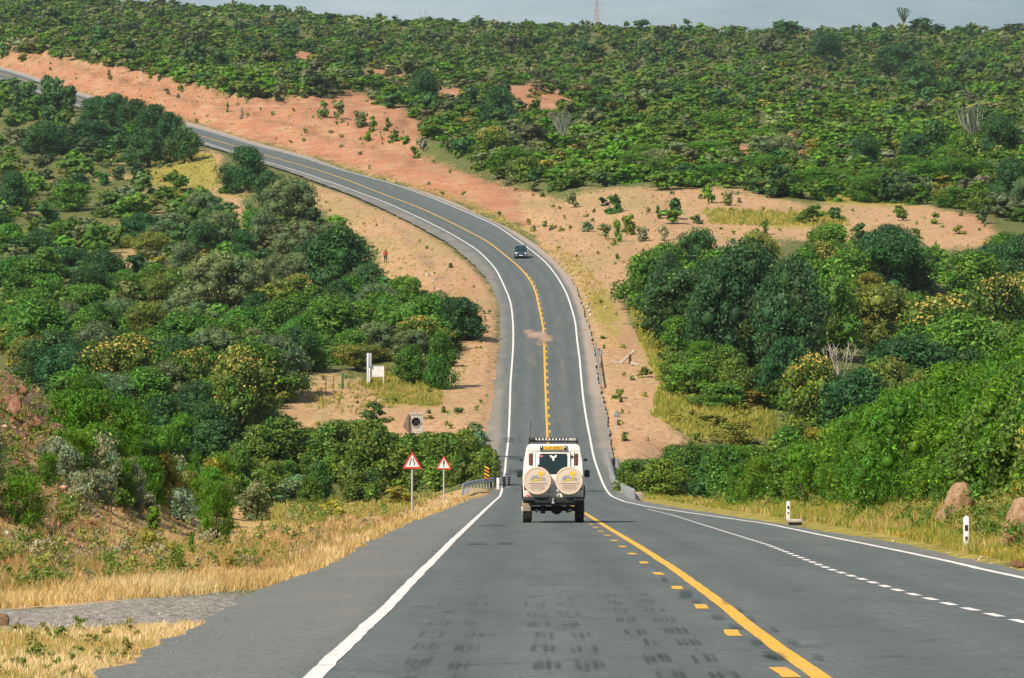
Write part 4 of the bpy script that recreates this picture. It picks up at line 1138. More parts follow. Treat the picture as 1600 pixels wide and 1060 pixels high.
# ------------------------------------------------------------------ the white off-road vehicle (x right, y forward, z up, origin on the road under the rear face)
def make_jeep():
    Yr = 120.6
    xc = (864.5 - HX) / F * Yr
    r = empty('off_road_vehicle', (xc, Yr, road_z(Yr) + .005), math.radians(-.6), -math.atan(.0772))
    tag(r, 'white off-road vehicle with two tan covered spare wheels driving downhill', 'car')
    # upper body: tumblehome section lofted along the length
    def sec(y, wb, zb, ws, zs, wt, zt, rr=.09):
        return [(-wb, y, zb), (wb, y, zb), (wb + .012, y, (zb + zs) / 2), (ws, y, zs), ((ws + wt) / 2 + .02, y, zs + (zt - zs) * .5), (wt, y, zt - rr), (wt - .035, y, zt - rr * .35), (wt - rr * 1.1, y, zt),
                (-wt + rr * 1.1, y, zt), (-wt + .035, y, zt - rr * .35), (-wt, y, zt - rr), (-(ws + wt) / 2 - .02, y, zs + (zt - zs) * .5), (-ws, y, zs), (-wb - .012, y, (zb + zs) / 2)]
    m = MB()
    m.loft([sec(.02, .84, .80, .865, 1.30, .755, 2.24), sec(.05, .865, .74, .885, 1.30, .775, 2.27), sec(2.3, .885, .74, .89, 1.30, .775, 2.29), sec(2.75, .885, .74, .89, 1.30, .74, 2.22), sec(2.95, .885, .74, .88, 1.30, .71, 1.62)])
    body = m.build('body', K_white, r)
    m = MB(); m.prism([(2.9, .74), (2.9, 1.34), (3.2, 1.33), (4.25, 1.27), (4.32, 1.15), (4.32, .74)], -.70, .70, .03, 'YZ')
    m.prism([(2.95, .95), (2.95, 1.20), (4.2, 1.17), (4.25, .95)], -.88, .88, .03, 'YZ'); m.build('bonnet', K_white, r)
    # side windows and windscreen
    for sx in (-1, 1):
        m = MB()
        for y0, y1 in ((.25, .95), (1.08, 1.75), (1.85, 2.55)):
            m.loft([[(sx * .872, y0, 1.42), (sx * .872, y1, 1.42), (sx * .802, y1, 2.0), (sx * .802, y0, 2.0)], [(sx * .886, y0, 1.42), (sx * .886, y1, 1.42), (sx * .820, y1, 2.0), (sx * .820, y0, 2.0)]])
        m.build('side_window', K_glass, r, smooth=False)
    m = MB(); m.loft([[(-.62, 2.97, 1.45), (.62, 2.97, 1.45), (.60, 2.84, 2.05), (-.60, 2.84, 2.05)], [(-.62, 2.99, 1.45), (.62, 2.99, 1.45), (.60, 2.86, 2.05), (-.60, 2.86, 2.05)]]); m.build('windscreen', K_glass, r)
    # rear door: slab proud of the body, window with rubber surround
    m = MB(); m.prism([(-.50, .80), (.50, .80), (.50, 1.36), (.485, 2.03), (-.485, 2.03), (-.50, 1.36)], -.012, .03, .008); d = m.build('rear_door', K_white, r)
    m = MB(); m.prism(rbox(.82, .60, .07, 4, 0, 1.70), -.020, .02, .004); m.build('window_seal', K_black, d)
    m = MB(); m.prism(rbox(.76, .54, .06, 4, 0, 1.70), -.028, .01); g = m.build('rear_window', K_glass, d)
    m = MB()
    m.prism([(-.105, 1.955), (-.06, 1.955), (-.03, 1.925), (.03, 1.925), (.06, 1.955), (.105, 1.955), (.085, 1.89), (.03, 1.865), (.025, 1.80), (0, 1.785), (-.025, 1.80), (-.03, 1.865), (-.085, 1.89)], -.032, -.029); m.build('white_emblem', K_signw, g)
    m = MB(); m.prism([(-.36 + .065 * math.cos(a * .524), 1.925 + .03 * math.sin(a * .524)) for a in range(12)], -.032, -.029); m.build('red_sticker', plain('pink_sticker', (.6, .14, .16), .5), g)
    m = MB()
    for x in (-.512, .512): m.box((x, .018, 1.40), (.012, .012, 1.22))
    m.box((0, .018, 2.045), (1.03, .012, .012)); m.build('door_gap', K_dark, d)
    for z in (1.15, 1.55, 1.92):
        m = MB(); m.box((.535, -.005, z), (.075, .03, .05), .008); m.cyl((.512, -.02, z), .014, .07); m.build('hinge', K_plastic, d)
    m = MB(); m.box((-.43, -.022, 1.62), (.05, .03, .13), .01); m.build('handle', K_plastic, d)
    m = MB()
    for z, hw in ((2.075, .79), (1.36, .872)): m.box((0, .025, z), (hw * 2, .02, .012))
    for sx in (-1, 1): m.box((sx * .60, .018, 1.72), (.010, .02, .68))
    m.build('body_seam', plain('seam_shadow', (.30, .28, .25), .8), r)
    for sx in (-1, 1):
        m = MB(); m.box((sx * .80, .02, 1.02), (.10, .03, .16), .02); m.build('lamp_cluster', K_taillight, r)
    # brown vent lamps either side
    for sx in (-1, 1):
        m = MB(); m.box((sx * .655, .028, 1.835), (.115, .05, .34), .012); fr = m.build('lens_frame', K_plastic, r)
        m = MB()
        for k in range(3): m.box((sx * .655, .0, 1.725 + k * .105), (.095, .03, .095), .008)
        m.build('tail_lens', K_taillight, fr)
    # number plate between two little lamps
    m = MB(); m.box((0, .005, 2.165), (.80, .05, .15), .01); pb = m.build('plate_holder', K_white, r)
    m = MB(); m.box((-.005, -.026, 2.165), (.56, .012, .115), .004); pl = m.build('number_plate', K_plate, pb)
    text_mesh('plate_lettering', 'KAP 835C', .115, plain('plate_letters', (.30, .17, .03), .6), pb, (-.005, -.034, 2.163))
    for sx in (-1, 1):
        m = MB(); m.box((sx * .345, -.035, 2.165), (.085, .05, .14), .015); m.build('plate_lamp', K_plastic, pb)
        m = MB(); m.box((sx * .345, -.062, 2.185), (.035, .01, .05), .004); m.build('lamp_glass', K_lamp, pb)
    # roof rack: frame, cross slats, end boxes
    m = MB()
    for z in (2.36, 2.44):
        m.bar((-.70, .12, z), (.70, .12, z), .018); m.bar((-.70, 2.4, z), (.70, 2.4, z), .018)
        for sx in (-.70, .70): m.bar((sx, .12, z), (sx, 2.4, z), .018)
    for sx in (-.7, .7):
        for y in (.12, .9, 1.7, 2.4): m.bar((sx, y, 2.27), (sx, y, 2.44), .018)
    rack = m.build('roof_rack', K_plastic, r)
    for k in range(11):
        m = MB(); m.box((-.50 + k * .098, 1.26, 2.415), (.042, 2.34, .055), .008); m.build('rack_slat', K_signw, rack)
    m = MB(); m.box((0, 1.28, 2.365), (1.36, 2.2, .02)); m.build('rack_floor', K_dark, rack)
    m = MB(); m.box((-.60, .16, 2.405), (.16, .2, .07), .02); m.build('work_lamp', K_plastic, rack)
    m = MB(); m.box((.58, .16, 2.405), (.20, .2, .08), .03); m.build('rolled_bag', plain('canvas', (.45, .42, .35), .9), rack)
    m = MB(); m.bar((-.66, .14, 2.36), (-.665, .22, 2.94), .011, 6); m.cyl((-.66, .14, 2.36), .025, .06); m.build('whip_aerial', K_plastic, r)
    # spare wheels on their carriers
    for sx, x in ((-1, -.462), (1, .455)):
        m = MB(); m.cyl((x, -.15, 1.215), .405, .21, 'Y', 36, None, .05); sw = m.build('spare_wheel', K_cover, r)
        m = MB(); m.ring((x, -.259, 1.215), .352, .392, .012, 'Y', 40); m.build('cover_ring', K_ring, sw)
        ly = -.2565
        def flat(poly, mat, name, dy=0.0):
            q = MB(); q.prism([(x + a, 1.215 + b) for a, b in poly], ly - .004 - dy, ly + .004 - dy); q.build(name, mat, sw, smooth=False)
        flat([(-.22, .02), (-.17, .10), (-.13, .155), (-.08, .14), (-.02, .16), (.03, .12), (.12, .09), (.20, .10), (.25, .04), (.22, .00), (.0, .03), (-.1, .0)], K_logo_g, 'mountain_print')
        flat([(.02, .18), (.00, .22), (.03, .25), (.07, .27), (.12, .275), (.17, .25), (.21, .235), (.215, .20), (.19, .185), (.20, .155), (.16, .17), (.13, .16), (.12, .11), (.135, .05), (.11, .01), (.085, .02), (.09, .08), (.085, .14), (.05, .16)], K_logo_y, 'acacia_print', .003)
        flat([(-.20, .0), (-.10, .03), (-.02, .045), (.09, .03), (.10, .01), (.0, .005), (-.06, -.012), (-.14, -.02)], K_logo_y, 'lion_print', .003)
        flat([(-.27, -.07), (.27, -.07), (.26, -.088), (-.26, -.088)], K_logo_d, 'ground_line', .002)
        for k, yy in enumerate((-.135, -.185, -.235)):
            n = 7 - k * 1
            for j in range(n):
                q = MB(); q.box((x - .16 + .32 * j / (n - 1) if n > 1 else x, ly - .002, 1.215 + yy), (.028, .008, .034)); 
                q.build('lettering', K_logo_d, sw, smooth=False)
        m = MB(); m.box((x * .9, -.03, 1.15), (.12, .08, .62), .01); m.box((x * .55, -.03, .92), (.5, .06, .06), .01); m.build('wheel_carrier', K_steel, r)
    # lower centre panel, lamps, bumper, steps, underbody
    m = MB(); m.box((0, .0, .93), (.34, .05, .36), .02); m.build('tail_panel', plain('pale_panel', (.55, .55, .50), .5), r)
    for x, c in ((-.74, (.62, .2, .16)), (.235, (.75, .7, .62))):
        m = MB(); m.cyl((x, .0, .78), .045, .05, 'Y', 14); m.build('round_lamp', plain('lens%d' % (x > 0), c, .3), r)
    m = MB(); m.box((0, -.02, .65), (1.74, .16, .17), .02); m.box((-.74, -.10, .66), (.32, .2, .05), .015); m.box((.74, -.10, .66), (.32, .2, .05), .015); m.build('rear_bumper', K_dark, r)
    m = MB(); m.cyl((.0, -.16, .62), .03, .11); m.cyl((.0, -.16, .69), .026, .03); m.box((0, -.10, .57), (.09, .2, .04), .01); m.build('tow_hitch', K_steel, r)
    m = MB(); m.box((0, .9, .60), (1.3, 1.9, .22), .03); m.box((0, 3.0, .60), (1.3, 2.4, .22), .03); m.cyl((.10, .72, .40), .17, .28, 'Y', 16); m.bar((-.7, .72, .40), (.7, .72, .40), .07, 12)
    m.box((-.30, .2, .42), (.14, .1, .32), .02); m.box((.42, .2, .44), (.12, .1, .30), .02); m.cyl((-.48, .15, .34), .05, .3, 'Y', 12); m.cyl((.50, .25, .36), .06, .4, 'Y', 12); m.build('underbody', K_dark, r)
    for sx in (-1, 1):
        m = MB(); m.box((sx * .77, .30, .54), (.26, .02, .42), .004, (math.radians(4), 0, 0)); m.build('mud_flap', plain('sunlit_dusty_flap', (.36, .28, .20), .9) if sx < 0 else K_dark, r)  # left flap's lighter tan: dust, with the sun on that side painted in
        for y in (.72, 3.45):
            m = MB(); m.cyl((sx * .765, y, .385), .385, .25, 'X', 32, None, .035)
            for k in range(28):
                a = 2 * math.pi * k / 28
                m.box((sx * .765, y + math.cos(a) * .384, .385 + math.sin(a) * .384), (.23, .03, .012), 0, (a + math.pi / 2, 0, 0))
            w = m.build('wheel', K_tyre, r)
            m = MB(); m.cyl((sx * .885, y, .385), .21, .04, 'X', 24, None, .01); m.cyl((sx * .90, y, .385), .07, .05, 'X', 16); m.build('rim', K_signw, w)
        m = MB(); m.box((sx * 1.0, 2.72, 1.42), (.16, .07, .22), .03); m.bar((sx * .87, 2.75, 1.38), (sx * .97, 2.72, 1.40), .014); mi = m.build('door_mirror', K_plastic, r)
        m = MB(); m.box((sx * 1.0, 2.68, 1.42), (.13, .012, .18), .01); m.build('mirror_glass', K_glass, mi)
        m = MB(); m.box((sx * .96, 3.0, 1.83), (.10, .05, .08), .02); m.bar((sx * .74, 2.9, 1.80), (sx * .94, 3.0, 1.82), .012); m.build('spotter_mirror', K_plastic, r)
        m = MB(); m.box((sx * .905, 1.3, .74), (.03, 2.3, .06), .01); m.build('sill_trim', K_dark, r)
        for y in (.72, 3.45):
            m = MB(); m.box((sx * .90, y, .92), (.05, 1.0, .30), .03); m.build('wheel_arch', K_dark, r)
    return r
make_jeep()

# ------------------------------------------------------------------ the dark oncoming car
def make_car():
    h = hits([(814, 404.5)], base)[0]
    Yc = h[1]
    y2 = Yc + 30
    ang = math.atan2(LX('r', y2) - LX('r', Yc), y2 - Yc)
    r = empty('oncoming_car', (h[0], Yc, road_z(Yc) + .01), -ang + math.radians(-4), math.atan(.0455))
    tag(r, 'dark teal estate car coming towards the viewer on the bend', 'car')
    W = .93
    def ring(y, w, zb, zt, r_=.12):
        return [(-w, y, zb), (w, y, zb), (w + .01, y, zb + (zt - zb) * .5), (w - .02, y, zt - r_), (w - r_, y, zt), (-w + r_, y, zt), (-w + .02, y, zt - r_), (-w - .01, y, zb + (zt - zb) * .5)]
    m = MB(); m.loft([ring(0, .78, .30, .72), ring(.10, .86, .24, .86), ring(.7, W, .22, 1.0), ring(1.25, W, .22, 1.06), ring(4.2, W, .24, 1.08), ring(4.55, .84, .30, 1.0)]); m.build('body', K_teal, r)
    def cab(y, wb, wt, zt): return [(-wb, y, 1.02), (wb, y, 1.02), (wt, y, zt - .08), (wt - .1, y, zt), (-wt + .1, y, zt), (-wt, y, zt - .08)]
    m = MB(); m.loft([[(-.82, 1.15, 1.02), (.82, 1.15, 1.02), (.82, 1.16, 1.04), (.76, 1.17, 1.05), (-.76, 1.17, 1.05), (-.82, 1.16, 1.04)], cab(1.95, .86, .68, 1.68), cab(3.9, .86, .68, 1.70), cab(4.5, .82, .66, 1.40)]); cb = m.build('cabin', K_teal, r)
    m = MB(); m.loft([[(-.76, 1.14, 1.10), (.76, 1.14, 1.10), (.61, 1.86, 1.63), (-.61, 1.86, 1.63)], [(-.76, 1.20, 1.07), (.76, 1.20, 1.07), (.61, 1.9, 1.60), (-.61, 1.9, 1.60)]]); m.build('windscreen', K_glass, cb)
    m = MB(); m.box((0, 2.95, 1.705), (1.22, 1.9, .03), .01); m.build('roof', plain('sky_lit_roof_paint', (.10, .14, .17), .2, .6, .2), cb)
    for sx in (-1, 1):
        m = MB(); m.loft([[(sx * .85, 1.75, 1.12), (sx * .85, 3.9, 1.12), (sx * .72, 3.8, 1.58), (sx * .72, 2.05, 1.58)], [(sx * .875, 1.75, 1.12), (sx * .875, 3.9, 1.12), (sx * .745, 3.8, 1.58), (sx * .745, 2.05, 1.58)]]); m.build('side_window', K_glass, cb)
        m = MB(); m.box((sx * .66, .03, .74), (.32, .14, .17), .05); m.build('headlight', K_lamp, r)
        m = MB(); m.cyl((sx * .62, -.01, .42), .06, .06, 'Y', 14); m.build('fog_lamp', K_lamp, r)
        m = MB(); m.box((sx * 1.03, 1.55, 1.13), (.20, .10, .15), .04); m.bar((sx * .9, 1.58, 1.08), (sx * .98, 1.56, 1.1), .02); m.build('door_mirror', K_chrome, r)
        for y in (.85, 3.65):
            m = MB(); m.cyl((sx * .80, y, .33), .33, .24, 'X', 26, None, .03); w = m.build('wheel', K_tyre, r)
            m = MB(); m.cyl((sx * .905, y, .33), .21, .04, 'X', 20); m.build('rim', K_steel, w)
    m = MB(); m.box((0, .03, .68), (.84, .08, .14), .02); m.build('grille', K_plastic, r)
    m = MB(); m.box((0, -.02, .70), (.80, .03, .02)); m.build('grille_bar', K_chrome, r)
    m = MB(); m.box((0, .02, .38), (1.3, .10, .16), .03); m.build('lower_intake', K_plastic, r)
    m = MB(); m.box((0, -.045, .47), (.52, .02, .12), .004); m.build('number_plate', K_signw, r)
make_car()

# ------------------------------------------------------------------ road signs and posts
def on_ground(px, py): return H(px, py)
def pole_to(name, root, h, r_=.03, mat=None):
    m = MB(); m.bar((0, 0, -.25), (0, 0, h), r_, 10); return m.build(name, mat or K_grey, root)
def tri(w): hh = w * .866; return [(-w / 2, 0), (w / 2, 0), (0, hh)]
def tri_round(w, rr):
    """rounded triangle outline with its base on z = 0"""
    hh = w * .866; c = [(-w / 2, 0), (w / 2, 0), (0, hh)]; o = []
    for i in range(3):
        p = Vector(c[i]); a = (Vector(c[i - 1]) - p).normalized(); b = (Vector(c[(i + 1) % 3]) - p).normalized()
        for t in (0, .25, .5, .75, 1):
            o.append(tuple(p + a * rr * (1 - t) ** 2 + b * rr * t ** 2))
    return o
def warning_sign(px, py, wpx, top, label, glyph, rz=0.0):
    X, Y, Z = on_ground(px, py); s = sc(Y)
    w = wpx / s; tot = (py - top) / s; hh = w * .866
    r = empty('warning_sign', (X, Y, Z), rz); tag(r, label, 'road sign', 'triangular warning signs before the bridge')
    pole_to('pole', r, tot - hh * .35, .75 * w * .045 + .012)
    z0 = tot - hh
    m = MB(); m.prism([(a, b + z0) for a, b in tri_round(w, w * .09)], -.055, -.040); pl = m.build('sign_plate', K_signr, r, smooth=False)
    k = .70; wi = w * k
    m = MB(); m.prism([(a, b + z0 + w * .082) for a, b in tri_round(wi, wi * .05)], -.0585, -.050); m.build('white_panel', K_signw, pl, smooth=False)
    for poly in glyph:
        m = MB(); m.prism([(a * w, b * w + z0) for a, b in poly], -.062, -.056); m.build('black_symbol', K_signb, pl, smooth=False)
    return r
NARROW = [[(-.135, .155), (-.085, .155), (-.09, .29), (-.03, .40), (-.03, .52), (-.075, .52), (-.075, .42), (-.135, .30)]]
NARROW.append([(-a, b) for a, b in reversed(NARROW[0])])
EXCL = [[(-.032, .24), (.032, .24), (.055, .50), (.03, .555), (-.03, .555), (-.055, .50)], [(.042 * math.cos(a * .628), .175 + .042 * math.sin(a * .628)) for a in range(10)]]
warning_sign(644, 806, 31.5, 705, 'nearer red triangle warning sign with the narrowing road symbol', NARROW, .05)
warning_sign(693.5, 786, 25.5, 711.5, 'farther red triangle warning sign with an exclamation mark', EXCL, .05)

def sign_back(px, py, wpx, top, label, shape='tri'):
    X, Y, Z = on_ground(px, py); s = sc(Y); w = wpx / s; tot = (py - top) / s; hh = w * .95 if shape == 'tri' else w * 1.9
    r = empty('road_sign', (X, Y, Z), -.1); tag(r, label, 'road sign', 'road signs seen from behind')
    pole_to('pole', r, tot - .05, .035)
    z0 = tot - hh
    out = [(a, b + z0) for a, b in [(-w / 2, 0), (w / 2, 0), (.03, hh), (-.03, hh)]] if shape == 'tri' else rbox(w, hh, .04, 2, 0, z0 + hh / 2)
    m = MB(); m.prism(out, .04, .055); b = m.build('sign_plate', K_back, r, smooth=False)
    m = MB()
    m.box((0, .03, z0 + hh * .25), (w * .7, .025, .05)); m.build('rear_rail', K_grey, b)
    return r
sign_back(938.5, 575, 9.5, 544.5, 'grey back of a triangular sign beside the far guardrail')
sign_back(963.5, 679, 11.5, 640, 'grey back of a triangular sign beside the sandy track mouth')
sign_back(964.5, 752, 7.5, 717, 'narrow blue-grey sign back above the bridge end rail', 'rect')

def hazard_plate(px, py, wpx, top, hpx, label, mats, flip=1):
    X, Y, Z = on_ground(px, py); s = sc(Y); w, hh, tot = wpx / s, hpx / s, (py - top) / s
    r = empty('hazard_marker', (X, Y, Z)); tag(r, label, 'road sign', 'striped hazard markers at the bridge')
    pole_to('pole', r, tot - .02, .03)
    z0 = tot - hh
    m = MB(); m.box((0, -.04, z0 + hh / 2), (w, .012, hh)); p = m.build('marker_plate', K_signb, r, smooth=False)
    n = 4
    for k in range(n):
        a = z0 + hh * (k + .05) / n; b = a + hh / n * .5; dz = w * .55 * flip
        lo, hi = z0, z0 + hh
        poly = [(-w / 2, a - dz / 2), (w / 2, a + dz / 2), (w / 2, b + dz / 2), (-w / 2, b - dz / 2)]
        poly = [(q, min(max(z, lo), hi)) for q, z in poly]
        m = MB(); m.prism(poly, -.052, -.045); m.build('stripe', mats[k % len(mats)], p, smooth=False)
hazard_plate(760.5, 766, 7.5, 727, 22, 'yellow and black striped hazard marker behind the left guardrail', [K_orange, K_ystripe, K_orange, K_ystripe], -1)
hazard_plate(975, 772, 8.5, 734, 24, 'orange and black striped hazard marker behind the right guardrail', [K_orange], 1)

# ------------------------------------------------------------------ guardrails
def guardrail(pts, label, h0=.75, ends=(True, True), post_gap=2.0, depth=.31):
    pts = np.array(pts, float)
    seg = np.concatenate([[0], np.cumsum(np.linalg.norm(np.diff(pts[:, :2], axis=0), axis=1))])
    n = max(8, int(seg[-1] / .5)); t = np.linspace(0, seg[-1], n)
    Q = np.stack([np.interp(t, seg, pts[:, k]) for k in range(3)], 1)
    c = Q.mean(0)
    r = empty('guardrail', (c[0], c[1], c[2])); tag(r, label, 'guardrail', 'steel guardrails near the bridge')
    prof = [(0, .0), (.035, .03), (.075, .055), (.035, .10), (0, .155), (.035, .21), (.075, .255), (.035, .28), (0, .31)]
    V, Fc = [], []
    for i in range(n):
        d = Q[min(i + 1, n - 1)] - Q[max(i - 1, 0)]; d[2] = 0; d /= np.linalg.norm(d); nr = np.array([d[1], -d[0], 0])
        drop = 0
        if ends[0]: drop = max(drop, .55 * max(0, 1 - t[i] / 1.2) ** 2)
        if ends[1]: drop = max(drop, .55 * max(0, 1 - (seg[-1] - t[i]) / 1.2) ** 2)
        for o, z in prof: V.append(Q[i] - c + nr * o + np.array([0, 0, h0 - .31 + z - drop]))
        for o, z in reversed(prof): V.append(Q[i] - c + nr * (o - .012) + np.array([0, 0, h0 - .31 + z - drop]))
    k = len(prof) * 2
    for i in range(n - 1):
        for j in range(k): Fc.append([i * k + j, i * k + (j + 1) % k, (i + 1) * k + (j + 1) % k, (i + 1) * k + j])
    obj_from_mesh('rail', np_mesh('rail', V, Fc, K_steel, True), r)
    for q in np.linspace(.6, seg[-1] - .4, max(2, int(seg[-1] / post_gap))):
        p = np.array([np.interp(q, seg, pts[:, j]) for j in range(3)]) - c
        m = MB(); m.box((p[0], p[1] + .0, p[2] + h0 / 2 - .15), (.10, .14, h0 + .22), .008); m.build('post', K_steel, r, smooth=False)
    return r
def G(px, py): return hits([(px, py)], height)[0]
guardrail([G(722, 775), G(733, 770.5), G(752, 766.5), G(766, 764), G(777, 761.5)], 'short steel guardrail before the bridge on the left roadside', .78, (True, False))
e0 = G(991, 786); e1 = G(976, 776)
guardrail([e0, e1, G(963, 767), (7.15, 297, road_z(297)), (7.35, 312, road_z(312)), (7.55, 332, road_z(332))], 'flared steel guardrail beside the bridge on the right roadside', .80, (True, False))
guardrail([(LX('er', y) + .15, y, road_z(y)) for y in (402, 412, 424, 436, 446)], 'guardrail seen end on along the far right shoulder', .72, (False, False), 4.0)
X, Y, Z = G(997, 783)
r = empty('terminal_block', (X, Y, Z)); tag(r, 'pale concrete block at the end of the right guardrail', 'concrete block')
m = MB(); m.box((0, 0, .18), (.42, .42, .62), .03, (0, .08, .2)); m.build('block', K_conc, r); m = MB(); m.box((-.30, .05, .12), (.22, .3, .42), .03, (0, -.2, .1)); m.build('broken_piece', K_conc, r)

# posts and a thin black upright on the left of the bridge, culvert rail behind them
for px, py, top, w, mt, lb in ((778, 765, 747, 4.2, K_signw, 'white post at the end of the left guardrail'), (787.5, 762.5, 744.5, 5.0, K_signb, 'black bridge post standing beside the white edge line'), (795.5, 761.5, 744.5, 3.2, K_signb, 'thin black upright nearest the vehicle')):
    X, Y, Z = hits([(px, py)], base)[0]; s = sc(Y)
    r = empty('bridge_post', (X, Y, road_z(Y))); tag(r, lb, 'post', 'posts at the left end of the bridge')
    m = MB(); m.box((0, 0, (py - top) / s / 2), (w / s, .16, (py - top) / s), .02); m.build('shaft', mt, r)
    m = MB(); m.box((0, 0, .02), (w / s * 1.5, .26, .05), .01); m.build('foot', K_conc, r)

def marker_post(px, py, top, wpx, label):
    X, Y, Z = G(px, py); s = sc(Y)
    r = empty('marker_post', (X, Y, Z)); tag(r, label, 'marker post', 'white marker posts on the right verge')
    hh = (py - top) / s; w = wpx / s
    m = MB(); m.prism([(-w / 2, -.2), (w / 2, -.2), (w / 2, hh - .02), (0, hh), (-w / 2, hh - .04)], -.04, .04, .006); p = m.build('shaft', K_signw, r)
    m = MB(); m.box((0, -.044, hh * .66), (w * .55, .01, hh * .16)); m.build('reflector', K_signb, p); m = MB(); m.box((0, -.043, hh * .36), (w * .4, .01, hh * .1)); m.build('chip', K_dark, p)
marker_post(1231.5, 812, 783, 5.6, 'smaller white marker post near the drain on the right verge')
marker_post(1509.5, 861, 806, 8.5, 'larger white marker post beside the tan boulder')
X, Y, Z = hits([(1243, 820)], base)[0]
r = empty('drain_inlet', (X, Y, Z)); tag(r, 'dark drain inlet with a concrete lip beside the right edge line', 'drain')
m = MB(); m.box((0, .25, .09), (.42, .5, .06), .012); m.build('cover_slab', K_conc, r); m = MB(); m.box((0, .2, .02), (.36, .4, .08)); m.build('inlet_mouth', K_signb, r)

# ------------------------------------------------------------------ sign board on its mound, posts, culvert
def board():
    X, Y, Z = G(587, 601); s = sc(Y)
    r = empty('notice_board', (X, Y, Z), .08); tag(r, 'white notice board on two legs standing on the grassy mound', 'notice board')
    w = 25.5 / s; ht = 29.0 / s; hb = 17.0 / s
    m = MB(); m.box((0, 0, ht - hb / 2), (w, .05, hb), .01); b = m.build('board', K_signw, r, smooth=False)
    for x in (-w / 2 + .03, w / 2 - .03):
        m = MB(); m.box((x, .0, ht / 2 - .1), (.09, .07, ht + .22), .01); m.build('leg', K_signw, r)
    m = MB(); m.box((0, -.01, ht - .03), (w + .1, .08, .06), .01); m.build('top_rail', K_signw, r)
    mk = plain('faded_print', (.55, .54, .55), .6)
    m = MB()
    for sx in (-1, 1):
        for k in range(6):
            a = math.radians(35 + k * 14); m.box((sx * (.30 + .17 * math.cos(a)), -.028, ht - hb * .62 + .34 * math.sin(a)), (.05, .006, .05), 0, (0, sx * a, 0))
    for k in range(5): m.box((-.24 + k * .12, -.028, ht - hb * .86), (.07, .006, .05))
    m.build('faded_lettering', mk, b)
    X, Y, Z = G(576, 601); s = sc(Y)
    r = empty('sign_post', (X, Y, Z), .1); tag(r, 'tall white post carrying a narrow blue-grey board left of the notice board', 'sign')
    ht = 49 / s
    m = MB(); m.box((-1.6 / s, 0, ht / 2 - .1), (2.4 / s, .12, ht + .2), .02); m.build('post', K_signw, r)
    m = MB(); m.box((1.9 / s, -.03, ht - 10.5 / s), (4.6 / s, .05, 21 / s), .01); p = m.build('tall_board', K_bluegrey, r)
    m = MB(); m.box((3.7 / s, -.06, ht - 10.5 / s), (.8 / s, .02, 20 / s)); m.build('white_edge', K_signw, p)
    m = MB(); m.box((1.2 / s, .0, 13 / s), (2.2 / s, .1, 26 / s), .02); m.build('second_post', K_signw, r)
board()
X, Y, Z = G(535, 608); s = sc(Y)
r = empty('green_post', (X, Y, Z)); tag(r, 'thick dark green post with a pale cap on the sand left of the notice board', 'post')
m = MB(); m.cyl((0, 0, 12.5 / s - .05), 2.1 / s, 25 / s + .1, 'Z', 14, 1.9 / s, .02); g_ = m.build('shaft', K_green, r); m = MB(); m.cyl((0, 0, 25.3 / s), 1.2 / s, 1.4 / s); m.build('cap', K_conc, g_)
for px, py, top, lb in ((509, 614, 586, 'thin wooden pole leftmost beside the green post'), (520.7, 612, 587, 'thin wooden pole between its twin and the green post'), (601.5, 597, 587, 'short dark stake right of the notice board')):
    X, Y, Z = G(px, py); s = sc(Y)
    r = empty('wooden_pole', (X, Y, Z)); tag(r, lb, 'pole', 'wooden poles on the sand'); m = MB(); m.bar((0, 0, -.2), (.04, 0, (py - top) / s), .045, 7); m.build('shaft', K_wood, r)

